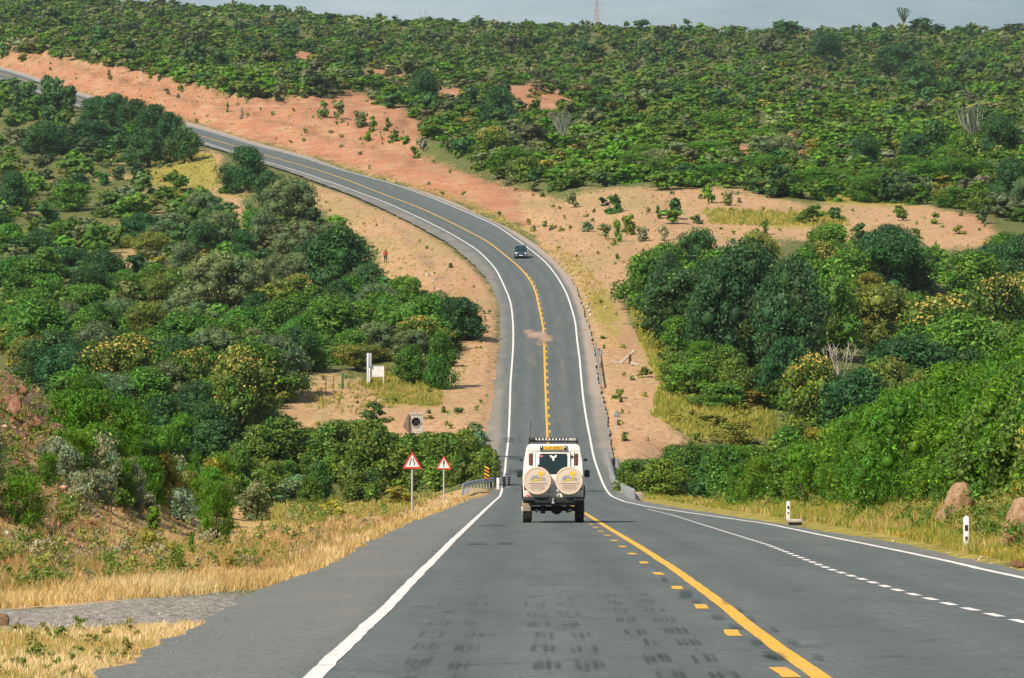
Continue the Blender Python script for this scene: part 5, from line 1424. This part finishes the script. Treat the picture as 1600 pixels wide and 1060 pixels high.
def culvert():
    X, Y, Z = hits([(650, 668)], base)[0]; Y -= 3.0; X = (650 - HX) / F * Y; s = sc(Y)
    Z = -(669 - HY) / s
    r = empty('culvert', (X, Y, Z)); tag(r, 'concrete culvert headwall with a dark round pipe mouth under the track', 'culvert')
    w = 22 / s; hh = 21 / s
    n = 24; cx, cz, pr = 0, 9.5 / s, 7.2 / s
    t = bmesh.new()
    out = []
    for k in range(n):
        a = 2 * math.pi * k / n; dx, dz = math.cos(a), math.sin(a)
        q = min((w / 2) / abs(dx) if abs(dx) > 1e-6 else 9, ((hh - cz) / dz) if dz > 1e-6 else ((-.6 - cz) / dz if dz < -1e-6 else 9))
        out.append((dx * q, cz + dz * q))
    vi = [t.verts.new((pr * math.cos(2 * math.pi * k / n), 0, cz + pr * math.sin(2 * math.pi * k / n))) for k in range(n)]
    vo = [t.verts.new((a, 0, b)) for a, b in out]; vb = [t.verts.new((v.co.x, 1.6, v.co.z)) for v in vi]; vt = [t.verts.new((a, .35, b)) for a, b in out]
    for k in range(n):
        j = (k + 1) % n
        t.faces.new((vo[k], vo[j], vi[j], vi[k])); t.faces.new((vi[k], vi[j], vb[j], vb[k])); t.faces.new((vo[j], vo[k], vt[k], vt[j]))
    t.faces.new(vb)
    bmesh.ops.recalc_face_normals(t, faces=t.faces[:])
    me = bpy.data.meshes.new('headwall'); t.to_mesh(me); t.free(); me.materials.append(K_conc); hw = obj_from_mesh('headwall', me, r)
    m = MB(); m.ring((0, -.02, cz), pr * .98, pr * 1.14, .10, 'Y', 24); m.build('pipe_collar', K_stone, hw)
    m = MB(); m.cyl((0, .72, cz), pr * .985, 1.3, 'Y', 24); m.build('pipe_shade_plug', K_signb, hw)  # solid black plug, painted shade for the inside of the pipe
    for k in range(6):
        m = MB(); m.box((-w / 2 + .12 + k * (w - .2) / 5, .1, hh + .07), (.15, .3, .20), .02, (0, .05 * (k % 3 - 1), 0)); m.build('coping_stone', K_stone, r)
    m = MB(); m.prism([(-w / 2 - 10 / s, 2 / s), (-w / 2, -.4), (-w / 2, hh + .05), (-w / 2 - 1.5 / s, hh + .15)], -.25, .05, .02); m.build('wing_wall', plain('brown_stone', (.27, .18, .12), .9, .1, 0, .3), r)
culvert()

# ------------------------------------------------------------------ broken headwall and stones at the far right shoulder
def broken_wall():
    X, Y, Z = G(984, 569); s = sc(Y)
    r = empty('broken_wall', (X, Y, Z)); tag(r, 'pale broken wall with a slanted slab and dark upright right of the road', 'broken wall')
    m = MB(); m.bar((-14.5 / s, .2, 1 / s), (8 / s, .0, 21 / s), 2.3 / s, 6); m.build('slanted_slab', K_conc, r, smooth=False)
    m = MB(); m.box((.4 / s, -.1, 7.5 / s), (4.2 / s, .5, 15 / s), .03); m.build('dark_upright', plain('dark_wood', (.07, .05, .035), .9), r)
    m = MB(); m.bar((1 / s, -.3, 2 / s), (25 / s, -.6, -5 / s), 2.6 / s, 6); m.build('low_slab', K_conc, r, smooth=False)
    m = MB(); m.bar((26 / s, -.4, -5 / s), (46 / s, -.6, -11 / s), 1.7 / s, 6); m.build('end_slab', K_conc, r, smooth=False)
    m = MB(); m.bar((-32 / s, .6, 4 / s), (-18 / s, .4, 2 / s), 1.2 / s, 6); m.box((-20 / s, .2, 1 / s), (4.5 / s, .4, 4.5 / s), .04, (.2, .3, .1)); m.build('fallen_piece', K_conc, r, smooth=False)
broken_wall()

def rock_mesh(seed, n=2, rough=.28):
    rng = np.random.default_rng(seed)
    V, Fc = ico(n)
    o = rng.uniform(0, 50, 3)
    d = 1 + rough * 1.5 * (vnoise(V[:, 0] * 1.6 + o[0], V[:, 1] * 1.6 + V[:, 2] * 2.1 + o[1]) * 1.6 + vnoise(V[:, 0] * 4 + o[1], V[:, 2] * 4 + V[:, 1] * 3 + o[2]))
    for _ in range(14):                       # knock flat faces off
        nn = unit(rng.normal(size=(1, 3)))[0]; h_ = rng.uniform(.55, .85)
        q = V @ nn * d; d = np.where(q > h_, d * h_ / np.maximum(q, 1e-6), d)
    return V * d[:, None], Fc
ROCKS = [rock_mesh(k, 3) for k in range(6)]
_rockme = {}
def rock(px, py, wpx, hpx, mat, label, k=0, group=None, rot=None, cat='rock', sink=.25):
    X, Y, Z = G(px, py); s = sc(Y)
    key = (k, mat.name)
    if key not in _rockme:
        V, Fc = ROCKS[k]; _rockme[key] = np_mesh('rock', V, Fc, mat, False)
    o = obj_from_mesh('rock', _rockme[key], None, (X, Y, Z + hpx / s * (.5 - sink * .5)))
    o.scale = (wpx / s / 2, wpx / s / 2 * .8, hpx / s / 2 * (1 + sink)); o.rotation_euler = rot or (random.uniform(-.2, .2), random.uniform(-.2, .2), random.uniform(0, 6))
    tag(o, label, cat, group)
RK = 'tan boulders on the right cutting'
rock(1501, 815, 60, 72, K_rock, 'tall tan boulder sticking out of the grass on the right cutting', 0, RK, (0, .15, .4))
rock(1474, 826, 36, 34, K_rock, 'squat tan boulder left of the tall one on the right cutting', 1, RK, (0, -.2, 1.4))
rock(1592, 858, 78, 92, K_rock, 'broad brown boulder at the right edge of the picture', 2, RK, (0, .25, .9))
rock(1535, 838, 20, 18, K_rock, 'little tan stone between the two large boulders', 3, RK)
rock(1446, 822, 18, 14, K_rock, 'little tan stone leftmost on the right cutting', 4, RK)
rock(1594, 888, 26, 12, K_redrock, 'flat reddish stone beside the right road edge', 5, RK)
LK = 'red rocks on the left cutting'
for i, (px, py, w, h_, lb) in enumerate([(14, 648, 56, 36, 'reddish rock topmost on the left cutting edge'), (32, 620, 30, 20, 'small pinkish rock above the topmost red rock'), (22, 655, 40, 34, 'reddish rock face below the small pinkish one'), (88, 690, 42, 36, 'broken tan rock at the end of the left cutting crest'), (98, 702, 30, 30, 'rounded orange rock lowest on the left cutting crest'), (60, 668, 26, 18, 'narrow reddish rock midway along the left cutting crest'), (42, 674, 26, 18, 'rough pinkish rock in the shadow on the left cutting'), (155, 748, 20, 22, 'small pink standing rock among the silvery bushes'), (85, 775, 40, 14, 'flat pinkish slab on the left bank'), (100, 786, 26, 12, 'thin flat stone below the pinkish slab')]):
    rock(px, py, w, h_, K_redrock if i != 3 else K_rock, lb, i % 6, LK)
rock(6, 978, 26, 24, K_rock, 'brown stone at the lower left corner on dry grass', 3, 'stones on the left verge')
for i, (px, py, w, h_) in enumerate([(30, 845, 24, 10), (60, 852, 22, 9), (78, 838, 14, 8), (95, 858, 16, 8), (180, 862, 18, 8), (122, 845, 16, 10), (205, 838, 22, 7), (10, 838, 16, 9)]):
    rock(px, py, w, h_, K_stone if i % 2 else K_redrock, ['flat red stone', 'flat pale stone'][i % 2] + ' on the bare left bank, ' + ORD[sorted([30,60,78,95,180,122,205,10]).index(px)] + ' from left', i % 6, 'stones on the left bank')
for i, (px, py, w, h_) in enumerate([(905, 470, 5, 3), (909, 474, 6, 4), (913, 478, 6, 4), (917, 483, 7, 5), (921, 489, 6, 6), (922, 495, 6, 5), (918, 499, 4, 3), (920, 506, 4, 3)]):
    rock(px, py, w, h_, K_stone, 'pale kerb stone in the broken row by the bend, ' + ('nearest' if i == 7 else ORD[i] + ' from the top'), i % 6, 'broken kerb stones on the right shoulder')
for i, (px, py, w, h_) in enumerate([(668, 432, 8, 6), (676, 442, 6, 4), (685, 455, 8, 5), (693, 462, 6, 5), (680, 438, 5, 4), (704, 453, 5, 3)]):
    rock(px, py, w, h_, K_stone, 'grey stone along the washed out gully inside the bend, ' + ORD[i] + ' from the top', i % 6, 'stones in the gully inside the bend')

# ------------------------------------------------------------------ people
def figure(px, py, top, shirt, shirt_mat, leg_mat, label, stride=.16, face=0.0):
    X, Y, Z = G(px, py); s = sc(Y); ht = (py - top) / s
    r = empty('person', (X, Y, Z), face); r.scale = (ht / 1.72,) * 3
    tag(r, label, 'person')
    def skin(name, verts, edges, rads, mat, root=0):
        me = bpy.data.meshes.new(name); me.from_pydata(verts, edges, [])
        o = bpy.data.objects.new(name, me); COL.objects.link(o)
        o.modifiers.new('s', 'SKIN'); sub = o.modifiers.new('d', 'SUBSURF'); sub.levels = 1
        for i, rr in enumerate(rads): me.skin_vertices[0].data[i].radius = (rr, rr)
        me.skin_vertices[0].data[root].use_root = True
        dg = bpy.context.evaluated_depsgraph_get(); dg.update()
        out = bpy.data.meshes.new_from_object(o.evaluated_get(dg)); bpy.data.objects.remove(o)
        out.materials.clear(); out.materials.append(mat); out.shade_smooth()
        return obj_from_mesh(name, out, r)
    st = stride
    V = [(0, 0, .93), (0, 0, 1.12), (0, 0, 1.36), (0, -.01, 1.48), (0, -.02, 1.56), (0, -.02, 1.68), (.09, 0, .88), (.10, -st * .6, .50), (.10, -st, .07), (.10, -st - .14, .03), (-.09, 0, .88), (-.10, st * .4, .50), (-.10, st, .07), (-.10, st - .14, .03),
         (.19, 0, 1.40), (.25, .06, 1.14), (.24, -.04, .90), (.24, -.06, .80), (-.19, 0, 1.40), (-.25, -.02, 1.14), (-.24, -.12, .92), (-.24, -.15, .82)]
    E = [(0, 1), (1, 2), (2, 3), (3, 4), (4, 5), (0, 6), (6, 7), (7, 8), (8, 9), (0, 10), (10, 11), (11, 12), (12, 13), (2, 14), (14, 15), (15, 16), (16, 17), (2, 18), (18, 19), (19, 20), (20, 21)]
    Rr = [.12, .115, .13, .055, .085, .075, .085, .055, .04, .035, .085, .055, .04, .035, .055, .042, .032, .028, .055, .042, .032, .028]
    skin('body', V, E, Rr, K_skin)
    skin('shirt', [(0, 0, .90), (0, 0, 1.12), (0, 0, 1.36), (.19, 0, 1.40), (.245, .05, 1.18), (-.19, 0, 1.40), (-.245, -.02, 1.18)], [(0, 1), (1, 2), (2, 3), (3, 4), (2, 5), (5, 6)], [.150, .145, .155, .075, .062, .075, .062], shirt_mat)
    skin('trousers', [(0, 0, .92), (.09, 0, .86), (.10, -st * .6, .50), (.10, -st * .95, .14), (-.09, 0, .86), (-.10, st * .4, .50), (-.10, st * .95, .14)], [(0, 1), (1, 2), (2, 3), (0, 4), (4, 5), (5, 6)], [.135, .105, .075, .062, .105, .075, .062], leg_mat)
    m = MB(); m.cyl((0, .0, 1.69), .095, .11, 'Z', 12, .06, .02); m.build('hair', K_hair, r)
    m = MB(); m.box((0, -.115, 1.585), (.03, .04, .04), .01); m.box((.05, -.10, 1.62), (.03, .02, .015)); m.box((-.05, -.10, 1.62), (.03, .02, .015)); m.build('face_features', K_hair, r)
figure(602.3, 411.5, 390, 'red', K_red, plain('dark_trousers', (.05, .045, .04), .9), 'person in a red top walking on the sand inside the bend', .16, .3)
figure(859.5, 369, 354.5, 'black', K_signb, plain('pale_trousers', (.50, .42, .36), .9), 'person in a black top and pale trousers standing above the bend', .06, 0)

# ------------------------------------------------------------------ candelabra trees, bare trees, mast
def candelabra(px, py, wpx, hpx, label, n, mat, seed, flat=False):
    X, Y, Z = G(px, py); s = sc(Y); w, hh = wpx / s, hpx / s
    rng = np.random.default_rng(seed)
    r = empty('candelabra_tree', (X, Y, Z)); tag(r, label, 'tree', 'candelabra trees')
    th = .40 if flat else .20
    m1 = tubes_mesh('trunk', rng, [([(0, 0, -.3), (.02 * w, 0, th * hh * .6), (0, 0, th * hh * 1.25)], [.035 * w, .03 * w, .03 * w])], M_pale); obj_from_mesh('trunk', m1, r)
    segs = []
    for k in range(n):
        a = rng.uniform(0, 6.28); q = (rng.random() ** .5); x, y = math.cos(a) * q * w * .5, math.sin(a) * q * w * .5
        top = hh * (1 - .10 * q ** 2 + rng.uniform(-.10, .03)) if not flat else hh * rng.uniform(.84, 1.0)
        zf = th * hh * rng.uniform(.9, 1.3)
        segs.append(([(x * .05, y * .05, zf), (x * .42, y * .42, zf + (top - zf) * (.20 + .12 * q)), (x * .78, y * .78, zf + (top - zf) * (.48 + .1 * q)), (x, y, top)], [.022 * w, .018 * w, .017 * w, .009 * w]))
    obj_from_mesh('branches', tubes_mesh('branches', rng, segs, mat, 5), r)
    tp = []
    for sg in segs:
        e = np.array(sg[0][-1]); tp.append(e)
    q, _ = leaf_cloud(rng, np.array(tp) - np.array([0, 0, .06 * hh]), np.full(len(tp), .055 * w), 14, .028 * w, .3, .9, .4, (.5, 1.2))
    nq = len(q); i = np.arange(nq * 4).reshape(nq, 4)
    me = np_mesh('crown_tips', q.reshape(-1, 3), np.concatenate([i[:, [0, 1, 2]], i[:, [0, 2, 3]]]), M_leaf); vcol(me, 'tint', np.repeat(rng.uniform(.5, 1.4, (nq, 1)), 4, 0) * np.ones((1, 3)))
    o = obj_from_mesh('crown_tips', me, r); o.color = (.10, .15, .07, 1)
M_cand = mat_bark('candelabra_green', (.14, .17, .11), (.34, .36, .28))
candelabra(1521, 229, 58, 64, 'pale grey candelabra tree standing alone on the right of the far slope', 30, M_cand, 3)
candelabra(880, 222, 38, 48, 'grey-green upright candelabra tree above the bend', 26, M_cand, 4)
candelabra(1413, 44, 26, 42, 'dark candelabra tree with a funnel crown on the skyline', 30, mat_bark('candelabra_dark', (.05, .08, .05), (.12, .15, .09)), 5, True)
def bare_tree(px, py, wpx, hpx, label, seed, mat, dens=7, shift=0.0):
    X, Y, Z = G(px, py); Y -= shift; X = (px - HX) / F * Y; s = sc(Y); Z = -(py - HY) / s; w, hh = wpx / s, hpx / s
    rng = np.random.default_rng(seed)
    r = empty('bare_tree', (X, Y, Z)); tag(r, label, 'tree', 'bare branched trees')
    segs = []
    def grow(p, d, ln, rad, lev):
        q = p + d * ln; mid = (p + q) / 2 + rng.normal(0, .05 * ln, 3)
        segs.append(([p, mid, q], [rad, rad * .8, rad * .6]))
        if lev > 0:
            for _ in range(3 if lev > 1 else 2):
                dd = d + rng.normal(0, .42, 3); dd[2] = abs(dd[2]) * .8 + .35; dd /= np.linalg.norm(dd); grow(q, dd, ln * rng.uniform(.55, .8), rad * .58, lev - 1)
    for k in range(dens):
        x = rng.uniform(-.5, .5) * w * .4
        d = np.array([x / w * 1.8 + rng.normal(0, .12), rng.normal(0, .25), 1.0]); d /= np.linalg.norm(d)
        grow(np.array([x * .5, 0, -.1]), d, hh * .38, .016 * hh, 2)
    obj_from_mesh('trunk', tubes_mesh('trunk', rng, segs, mat, 5), r)
bare_tree(1312, 586, 70, 62, 'bare pale-limbed tree in front of the grove right of the road', 3, M_pale, 8, 70)
bare_tree(1505, 118, 16, 36, 'thin pale bare tree on the far slope at right', 6, M_pale, 2)
bare_tree(662, 30, 16, 20, 'spindly bare tree breaking the skyline left of centre', 9, M_bark, 2)
bare_tree(1173, 88, 8, 16, 'bent white bare trunk on the far slope', 12, M_pale, 1)

def mast():
    X, Y, Z = G(932, 30); s = sc(Y)
    r = empty('lattice_mast', (X, Y, Z)); tag(r, 'thin lattice mast rising from the skyline', 'mast')
    mt = plain('mast_steel', (.42, .30, .30), .6, .4, .3)
    m = MB(); b, t_, hh = 1.3, .35, 17.0
    f = lambda sx, sy, z: (sx * (b + (t_ - b) * z / hh), sy * (b + (t_ - b) * z / hh), z)
    for sx in (-1, 1):
        for sy in (-1, 1): m.bar(f(sx, sy, 0), f(sx, sy, hh), .12, 5)
    m.build('legs_frame', mt, r)
    m = MB()
    zs = np.linspace(0, hh, 12)
    for z0, z1 in zip(zs[:-1], zs[1:]):
        for a, c in (((-1, -1), (1, -1)), ((1, -1), (1, 1)), ((1, 1), (-1, 1)), ((-1, 1), (-1, -1))): m.bar(f(*a, z0), f(*c, z1), .09, 4); m.bar(f(*c, z0), f(*a, z1), .09, 4)
    m.build('bracing', mt, r)
    m = MB()
    for z in (9.5, 12.5): m.bar((-3.2, 0, z), (3.2, 0, z), .07, 5); m.bar((-3.2, 0, z), (0, 0, z + 1.0), .05, 4); m.bar((3.2, 0, z), (0, 0, z + 1.0), .05, 4)
    m.build('cross_arm', mt, r)
mast()

# ------------------------------------------------------------------ grass
def build_grass():
    rng = np.random.default_rng(55)
    areas = [  # polygon, tufts, blade height range, colours, blades
        ([(-60, 945), (150, 925), (250, 912), (400, 905), (470, 888), (545, 850), (640, 808), (720, 775), (735, 779), (640, 820), (545, 868), (470, 902), (400, 921), (250, 933), (-60, 956)], 3200, (.16, .42), [(.62, .45, .20), (.52, .36, .14), (.68, .52, .27)], 9),
        ([(-60, 850), (120, 880), (300, 868), (420, 830), (560, 800), (690, 770), (720, 772), (620, 812), (470, 885), (250, 915), (-60, 945)], 2500, (.14, .40), [(.46, .29, .12), (.38, .23, .10), (.30, .25, .07), (.55, .38, .2)], 8),
        ([(-60, 800), (100, 830), (300, 830), (430, 810), (430, 840), (250, 885), (90, 900), (-60, 880)], 500, (.12, .32), [(.42, .28, .12), (.30, .27, .07), (.22, .26, .05)], 8),
        ([(-60, 985), (120, 985), (300, 978), (330, 975), (250, 1006), (205, 1026), (140, 1058), (90, 1090), (-60, 1090)], 2600, (.05, .17), [(.64, .46, .22), (.52, .36, .15), (.40, .34, .10), (.70, .54, .30)], 9),
        ([(1000, 778), (1200, 806), (1400, 838), (1500, 862), (1680, 900), (1680, 840), (1560, 815), (1400, 800), (1200, 785), (1050, 768)], 4600, (.18, .50), [(.42, .32, .07), (.30, .28, .05), (.22, .26, .035), (.50, .36, .13)], 9),
        ([(-60, 560), (60, 600), (130, 700), (330, 800), (300, 840), (100, 830), (-60, 800)], 1500, (.10, .30), [(.36, .22, .10), (.26, .22, .06), (.34, .18, .09), (.18, .20, .04)], 8),
        ([(-60, 800), (100, 835), (260, 850), (420, 845), (250, 890), (-60, 930)], 1000, (.10, .30), [(.32, .20, .09), (.42, .26, .12), (.24, .22, .06), (.36, .17, .08)], 8),
        ([(1300, 790), (1680, 800), (1680, 860), (1500, 835), (1350, 815)], 1500, (.3, .7), [(.20, .27, .03), (.30, .30, .05), (.38, .30, .08)], 9),
        ([(400, 780), (620, 775), (700, 765), (640, 800), (520, 815), (430, 830)], 1200, (.2, .5), [(.40, .32, .10), (.28, .28, .06)], 8),
        ([(1030, 600), (1090, 600), (1210, 650), (1205, 684), (1080, 684), (1020, 650)], 1300, (.35, .9), [(.36, .32, .06), (.26, .27, .04)], 8),
        ([(985, 480), (1020, 500), (1070, 600), (1030, 600), (1000, 530)], 700, (.3, .7), [(.38, .33, .06), (.27, .28, .04)], 8),
        ([(600, 575), (650, 580), (690, 615), (690, 636), (610, 632), (560, 600)], 700, (.25, .6), [(.38, .32, .08), (.28, .27, .05)], 8),
        ([(480, 600), (560, 600), (640, 610), (700, 632), (600, 640), (570, 650), (480, 640)], 260, (.2, .5), [(.40, .30, .10), (.30, .27, .06)], 8),
        ([(870, 405), (900, 440), (925, 480), (960, 480), (935, 440), (905, 405), (860, 385), (780, 350), (700, 310), (600, 280), (600, 275), (700, 300), (790, 340)], 450, (.15, .45), [(.50, .38, .10), (.42, .33, .10)], 8),
        ([(230, 235), (330, 240), (360, 300), (250, 310)], 300, (.3, .8), [(.30, .30, .06), (.4, .33, .1)], 8),
        ([(1100, 328), (1310, 334), (1330, 354), (1110, 352)], 700, (.4, .9), [(.36, .31, .06), (.27, .27, .05)], 8),
        ([(780, 300), (900, 310), (1100, 300), (1440, 330), (1540, 380), (1100, 385), (980, 430), (930, 500), (900, 430)], 500, (.15, .4), [(.42, .33, .12), (.28, .27, .07)], 7),
        ([(440, 270), (600, 340), (740, 430), (770, 560), (700, 600), (730, 500), (600, 430), (560, 370)], 500, (.15, .4), [(.52, .38, .14), (.36, .30, .09)], 7),
        ([(0, 75), (300, 135), (640, 200), (640, 240), (300, 190), (0, 110)], 350, (.2, .6), [(.42, .33, .12), (.28, .27, .07)], 7),
    ]
    Vs, Fs, Cs, off = [], [], [], 0
    for poly, n, hr, cols, nb in areas:
        poly = np.asarray(poly, float); lo, hi = poly.min(0), poly.max(0)
        pts = np.zeros((0, 2))
        while len(pts) < n:
            p = rng.uniform(lo, hi, (n * 3, 2)); pts = np.concatenate([pts, p[in_poly(p[:, 0], p[:, 1], poly)]])
        W = hits(pts[:n], height)
        d = np.maximum(LX('el', W[:, 1]) - W[:, 0], W[:, 0] - LX('er', W[:, 1]))
        W = W[d > -.10 + .16 * rng.random(len(W))]
        n = len(W)
        pn = np.clip(fbm(W[:, 0] / 1.7, W[:, 1] / 3.5 + 30, 3) * .9 + .5 + rng.normal(0, .12, n), 0, .999)
        ci = (pn * len(cols)).astype(int); base_c = np.array(cols)[ci]
        h = rng.uniform(*hr, n) * (.55 + .6 * pn) * np.where(W[:, 1] < 300, .62, 1)
        T = np.repeat(W, nb, 0); m = len(T); hb = np.repeat(h, nb) * rng.uniform(.55, 1.2, m)
        sp = np.repeat(h, nb) * .30
        T = T + np.stack([rng.normal(0, 1, m) * sp, rng.normal(0, 1, m) * sp, np.zeros(m) - .02], 1)
        a = rng.uniform(0, np.pi, m); wv = np.stack([np.cos(a), np.sin(a) * .5, np.zeros(m)], 1)
        bw = np.maximum(.0038, .00011 * T[:, 1])[:, None] * rng.uniform(.7, 1.3, (m, 1))
        lean = np.stack([rng.normal(.05, .28, m), rng.normal(0, .28, m), np.zeros(m)], 1) * hb[:, None]
        mid = T + lean * .35 + np.array([0, 0, 1]) * (hb * .55)[:, None]; tip = T + lean + np.array([0, 0, 1]) * hb[:, None]
        V = np.stack([T - wv * bw, T + wv * bw, mid + wv * bw * .8, mid - wv * bw * .8, tip], 1)
        i = np.arange(m * 5).reshape(m, 5) + off
        Fs += [i[:, [0, 1, 2]], i[:, [0, 2, 3]], i[:, [3, 2, 4]]]
        Vs.append(V.reshape(-1, 3)); off += m * 5
        c = np.repeat(base_c, nb, 0) * rng.uniform(.75, 1.25, (m, 1))
        Cs.append(np.repeat(c, 5, 0))
    me = np_mesh('grass', np.concatenate(Vs), np.concatenate(Fs), M_leafa)
    vcol(me, 'tint', np.clip(np.concatenate(Cs), 0, 1))
    tag(obj_from_mesh('grass', me), 'dry straw and yellow-green grass along the verges', kind='stuff')
    print('GRASS tris', len(me.polygons))
build_grass()

# ------------------------------------------------------------------ thin dry-season haze over the whole valley
def build_haze():
    if HAZE <= 0: return
    m = MB(); m.box((0, 1490, 45), (1500, 3120, 165))
    t = bpy.data.materials.new('haze'); t.use_nodes = True; n = t.node_tree.nodes; n.clear()
    o = n.new('ShaderNodeOutputMaterial'); v = n.new('ShaderNodeVolumePrincipled')
    v.inputs['Color'].default_value = (.80, .90, .95, 1); v.inputs['Density'].default_value = HAZE; v.inputs['Anisotropy'].default_value = .0
    t.node_tree.links.new(v.outputs['Volume'], o.inputs['Volume'])
    tag(m.build('haze', t, smooth=False), kind='stuff')
build_haze()

# ------------------------------------------------------------------ pebbles and clods on the bare banks
def build_pebbles():
    rng = np.random.default_rng(91)
    lib = [rock_mesh(40 + k, 1) for k in range(5)]
    Vs, Fs, Cs, off = [], [], [], 0
    for poly, n, r, cols in (([(-60, 570), (110, 690), (130, 720), (250, 800), (240, 850), (-60, 850)], 500, (.012, .055), [(.42, .22, .13), (.50, .32, .22), (.22, .13, .09)]),
                       ([(-60, 840), (250, 850), (330, 880), (200, 910), (-60, 930)], 500, (.010, .045), [(.42, .2, .11), (.5, .35, .25), (.2, .12, .08)]),
                       ([(-60, 945), (400, 918), (440, 912), (330, 968), (-60, 1000)], 1200, (.004, .011), [(.36, .33, .29), (.24, .22, .20), (.42, .36, .29)]),
                       ([(400, 922), (640, 818), (700, 797), (660, 850), (420, 980), (250, 1060), (140, 1060), (330, 968)], 60, (.004, .010), [(.40, .36, .31), (.34, .30, .26)]),
                       ([(1000, 786), (1600, 895), (1680, 905), (1680, 880), (1500, 850), (1000, 778)], 60, (.008, .025), [(.5, .36, .24), (.55, .48, .4)]),
                       ([(440, 270), (780, 450), (778, 620), (700, 600), (600, 430), (500, 330)], 160, (.04, .13), [(.5, .36, .24), (.36, .22, .14)]),
                       ([(0, 80), (640, 190), (850, 320), (900, 400), (1040, 640), (960, 700), (880, 410), (600, 280), (0, 112)], 260, (.04, .16), [(.45, .24, .14), (.34, .17, .09), (.55, .4, .28)])):
        poly = np.asarray(poly, float); lo, hi = poly.min(0), poly.max(0)
        pts = np.zeros((0, 2))
        while len(pts) < n:
            p = rng.uniform(lo, hi, (n * 3, 2)); pts = np.concatenate([pts, p[in_poly(p[:, 0], p[:, 1], poly)]])
        W = hits(pts[:n], height)
        for X, Y, Z in W:
            onroad = LX('el', Y) < X < LX('er', Y)
            if onroad: Z = float(road_z(Y)) + .003
            V, T = lib[rng.integers(5)]
            q = rng.uniform(*r) * (1 if rng.random() < .85 else 1.7); a = rng.uniform(0, 6.28)
            Vs.append(np.stack([(V[:, 0] * math.cos(a) - V[:, 1] * math.sin(a)) * q * 1.3 + X, (V[:, 0] * math.sin(a) + V[:, 1] * math.cos(a)) * q * 1.3 + Y, V[:, 2] * q * .75 + Z + q * .25], 1))
            Fs.append(T + off); off += len(V); Cs.append(np.repeat(np.array([cols[rng.integers(len(cols))]]) * rng.uniform(.75, 1.25), len(V), 0))
    t = NT('pebble'); at = t.new('ShaderNodeVertexColor'); at.layer_name = 'tint'; t.base(at.outputs['Color'])
    me = np_mesh('pebbles', np.concatenate(Vs), np.concatenate(Fs), t.set(.95, .1)); vcol(me, 'tint', np.concatenate(Cs))
    tag(obj_from_mesh('pebbles', me), 'loose pebbles and clods on the bare banks and verges', kind='stuff')
build_pebbles()

# leafy weeds growing among the grass of both verges and round the boulders
def build_weeds():
    rng = np.random.default_rng(23)
    Vs, Fs, Cs, off = [], [], [], 0
    for poly, n, hr, cols in (([(1080, 790), (1250, 800), (1420, 830), (1560, 862), (1680, 885), (1680, 800), (1500, 800), (1300, 780), (1100, 775)], 210, (.2, .65), [(.07, .17, .02), (.12, .19, .03), (.22, .24, .05)]),
                              ([(-60, 840), (250, 850), (420, 815), (640, 780), (640, 800), (420, 890), (250, 915), (-60, 930)], 150, (.12, .4), [(.12, .2, .03), (.25, .27, .06), (.3, .28, .16)]),
                              ([(-60, 985), (250, 985), (240, 1005), (140, 1056), (-60, 1090)], 40, (.05, .14), [(.16, .22, .04), (.28, .26, .06)]),
                              ([(-60, 560), (60, 620), (140, 720), (300, 810), (100, 835), (-60, 800)], 170, (.15, .5), [(.08, .17, .02), (.14, .2, .03), (.25, .24, .06)]),
                              ([(450, 780), (640, 770), (700, 765), (600, 810), (460, 830)], 80, (.15, .5), [(.10, .19, .03), (.2, .22, .05)])):
        poly = np.asarray(poly, float); lo, hi = poly.min(0), poly.max(0)
        pts = np.zeros((0, 2))
        while len(pts) < n:
            p = rng.uniform(lo, hi, (n * 3, 2)); pts = np.concatenate([pts, p[in_poly(p[:, 0], p[:, 1], poly)]])
        for X, Y, Z in hits(pts[:n], height):
            if LX('el', Y) - .15 < X < LX('er', Y) + .25: continue
            h = rng.uniform(*hr); k = rng.integers(3, 8)
            C = np.stack([rng.normal(0, h * .28, k), rng.normal(0, h * .28, k), rng.uniform(.25, 1.0, k) * h], 1)
            q, _ = leaf_cloud(rng, C, np.full(k, h * .22), 14, h * .085 + .012, .5, 1.0, .35, (.3, 1.2))
            nq = len(q); V = q.reshape(-1, 3) + np.array([X, Y, Z]); i = np.arange(nq * 4).reshape(nq, 4) + off
            Vs.append(V); Fs += [i[:, [0, 1, 2]], i[:, [0, 2, 3]]]; off += nq * 4
            Cs.append(np.repeat(np.array([cols[rng.integers(len(cols))]]) * rng.uniform(.7, 1.3, (nq, 1)), 4, 0))
    me = np_mesh('weeds', np.concatenate(Vs), np.concatenate(Fs), M_leafa); vcol(me, 'tint', np.concatenate(Cs))
    tag(obj_from_mesh('weeds', me), 'small leafy weeds growing among the verge grass', kind='stuff')
build_weeds()
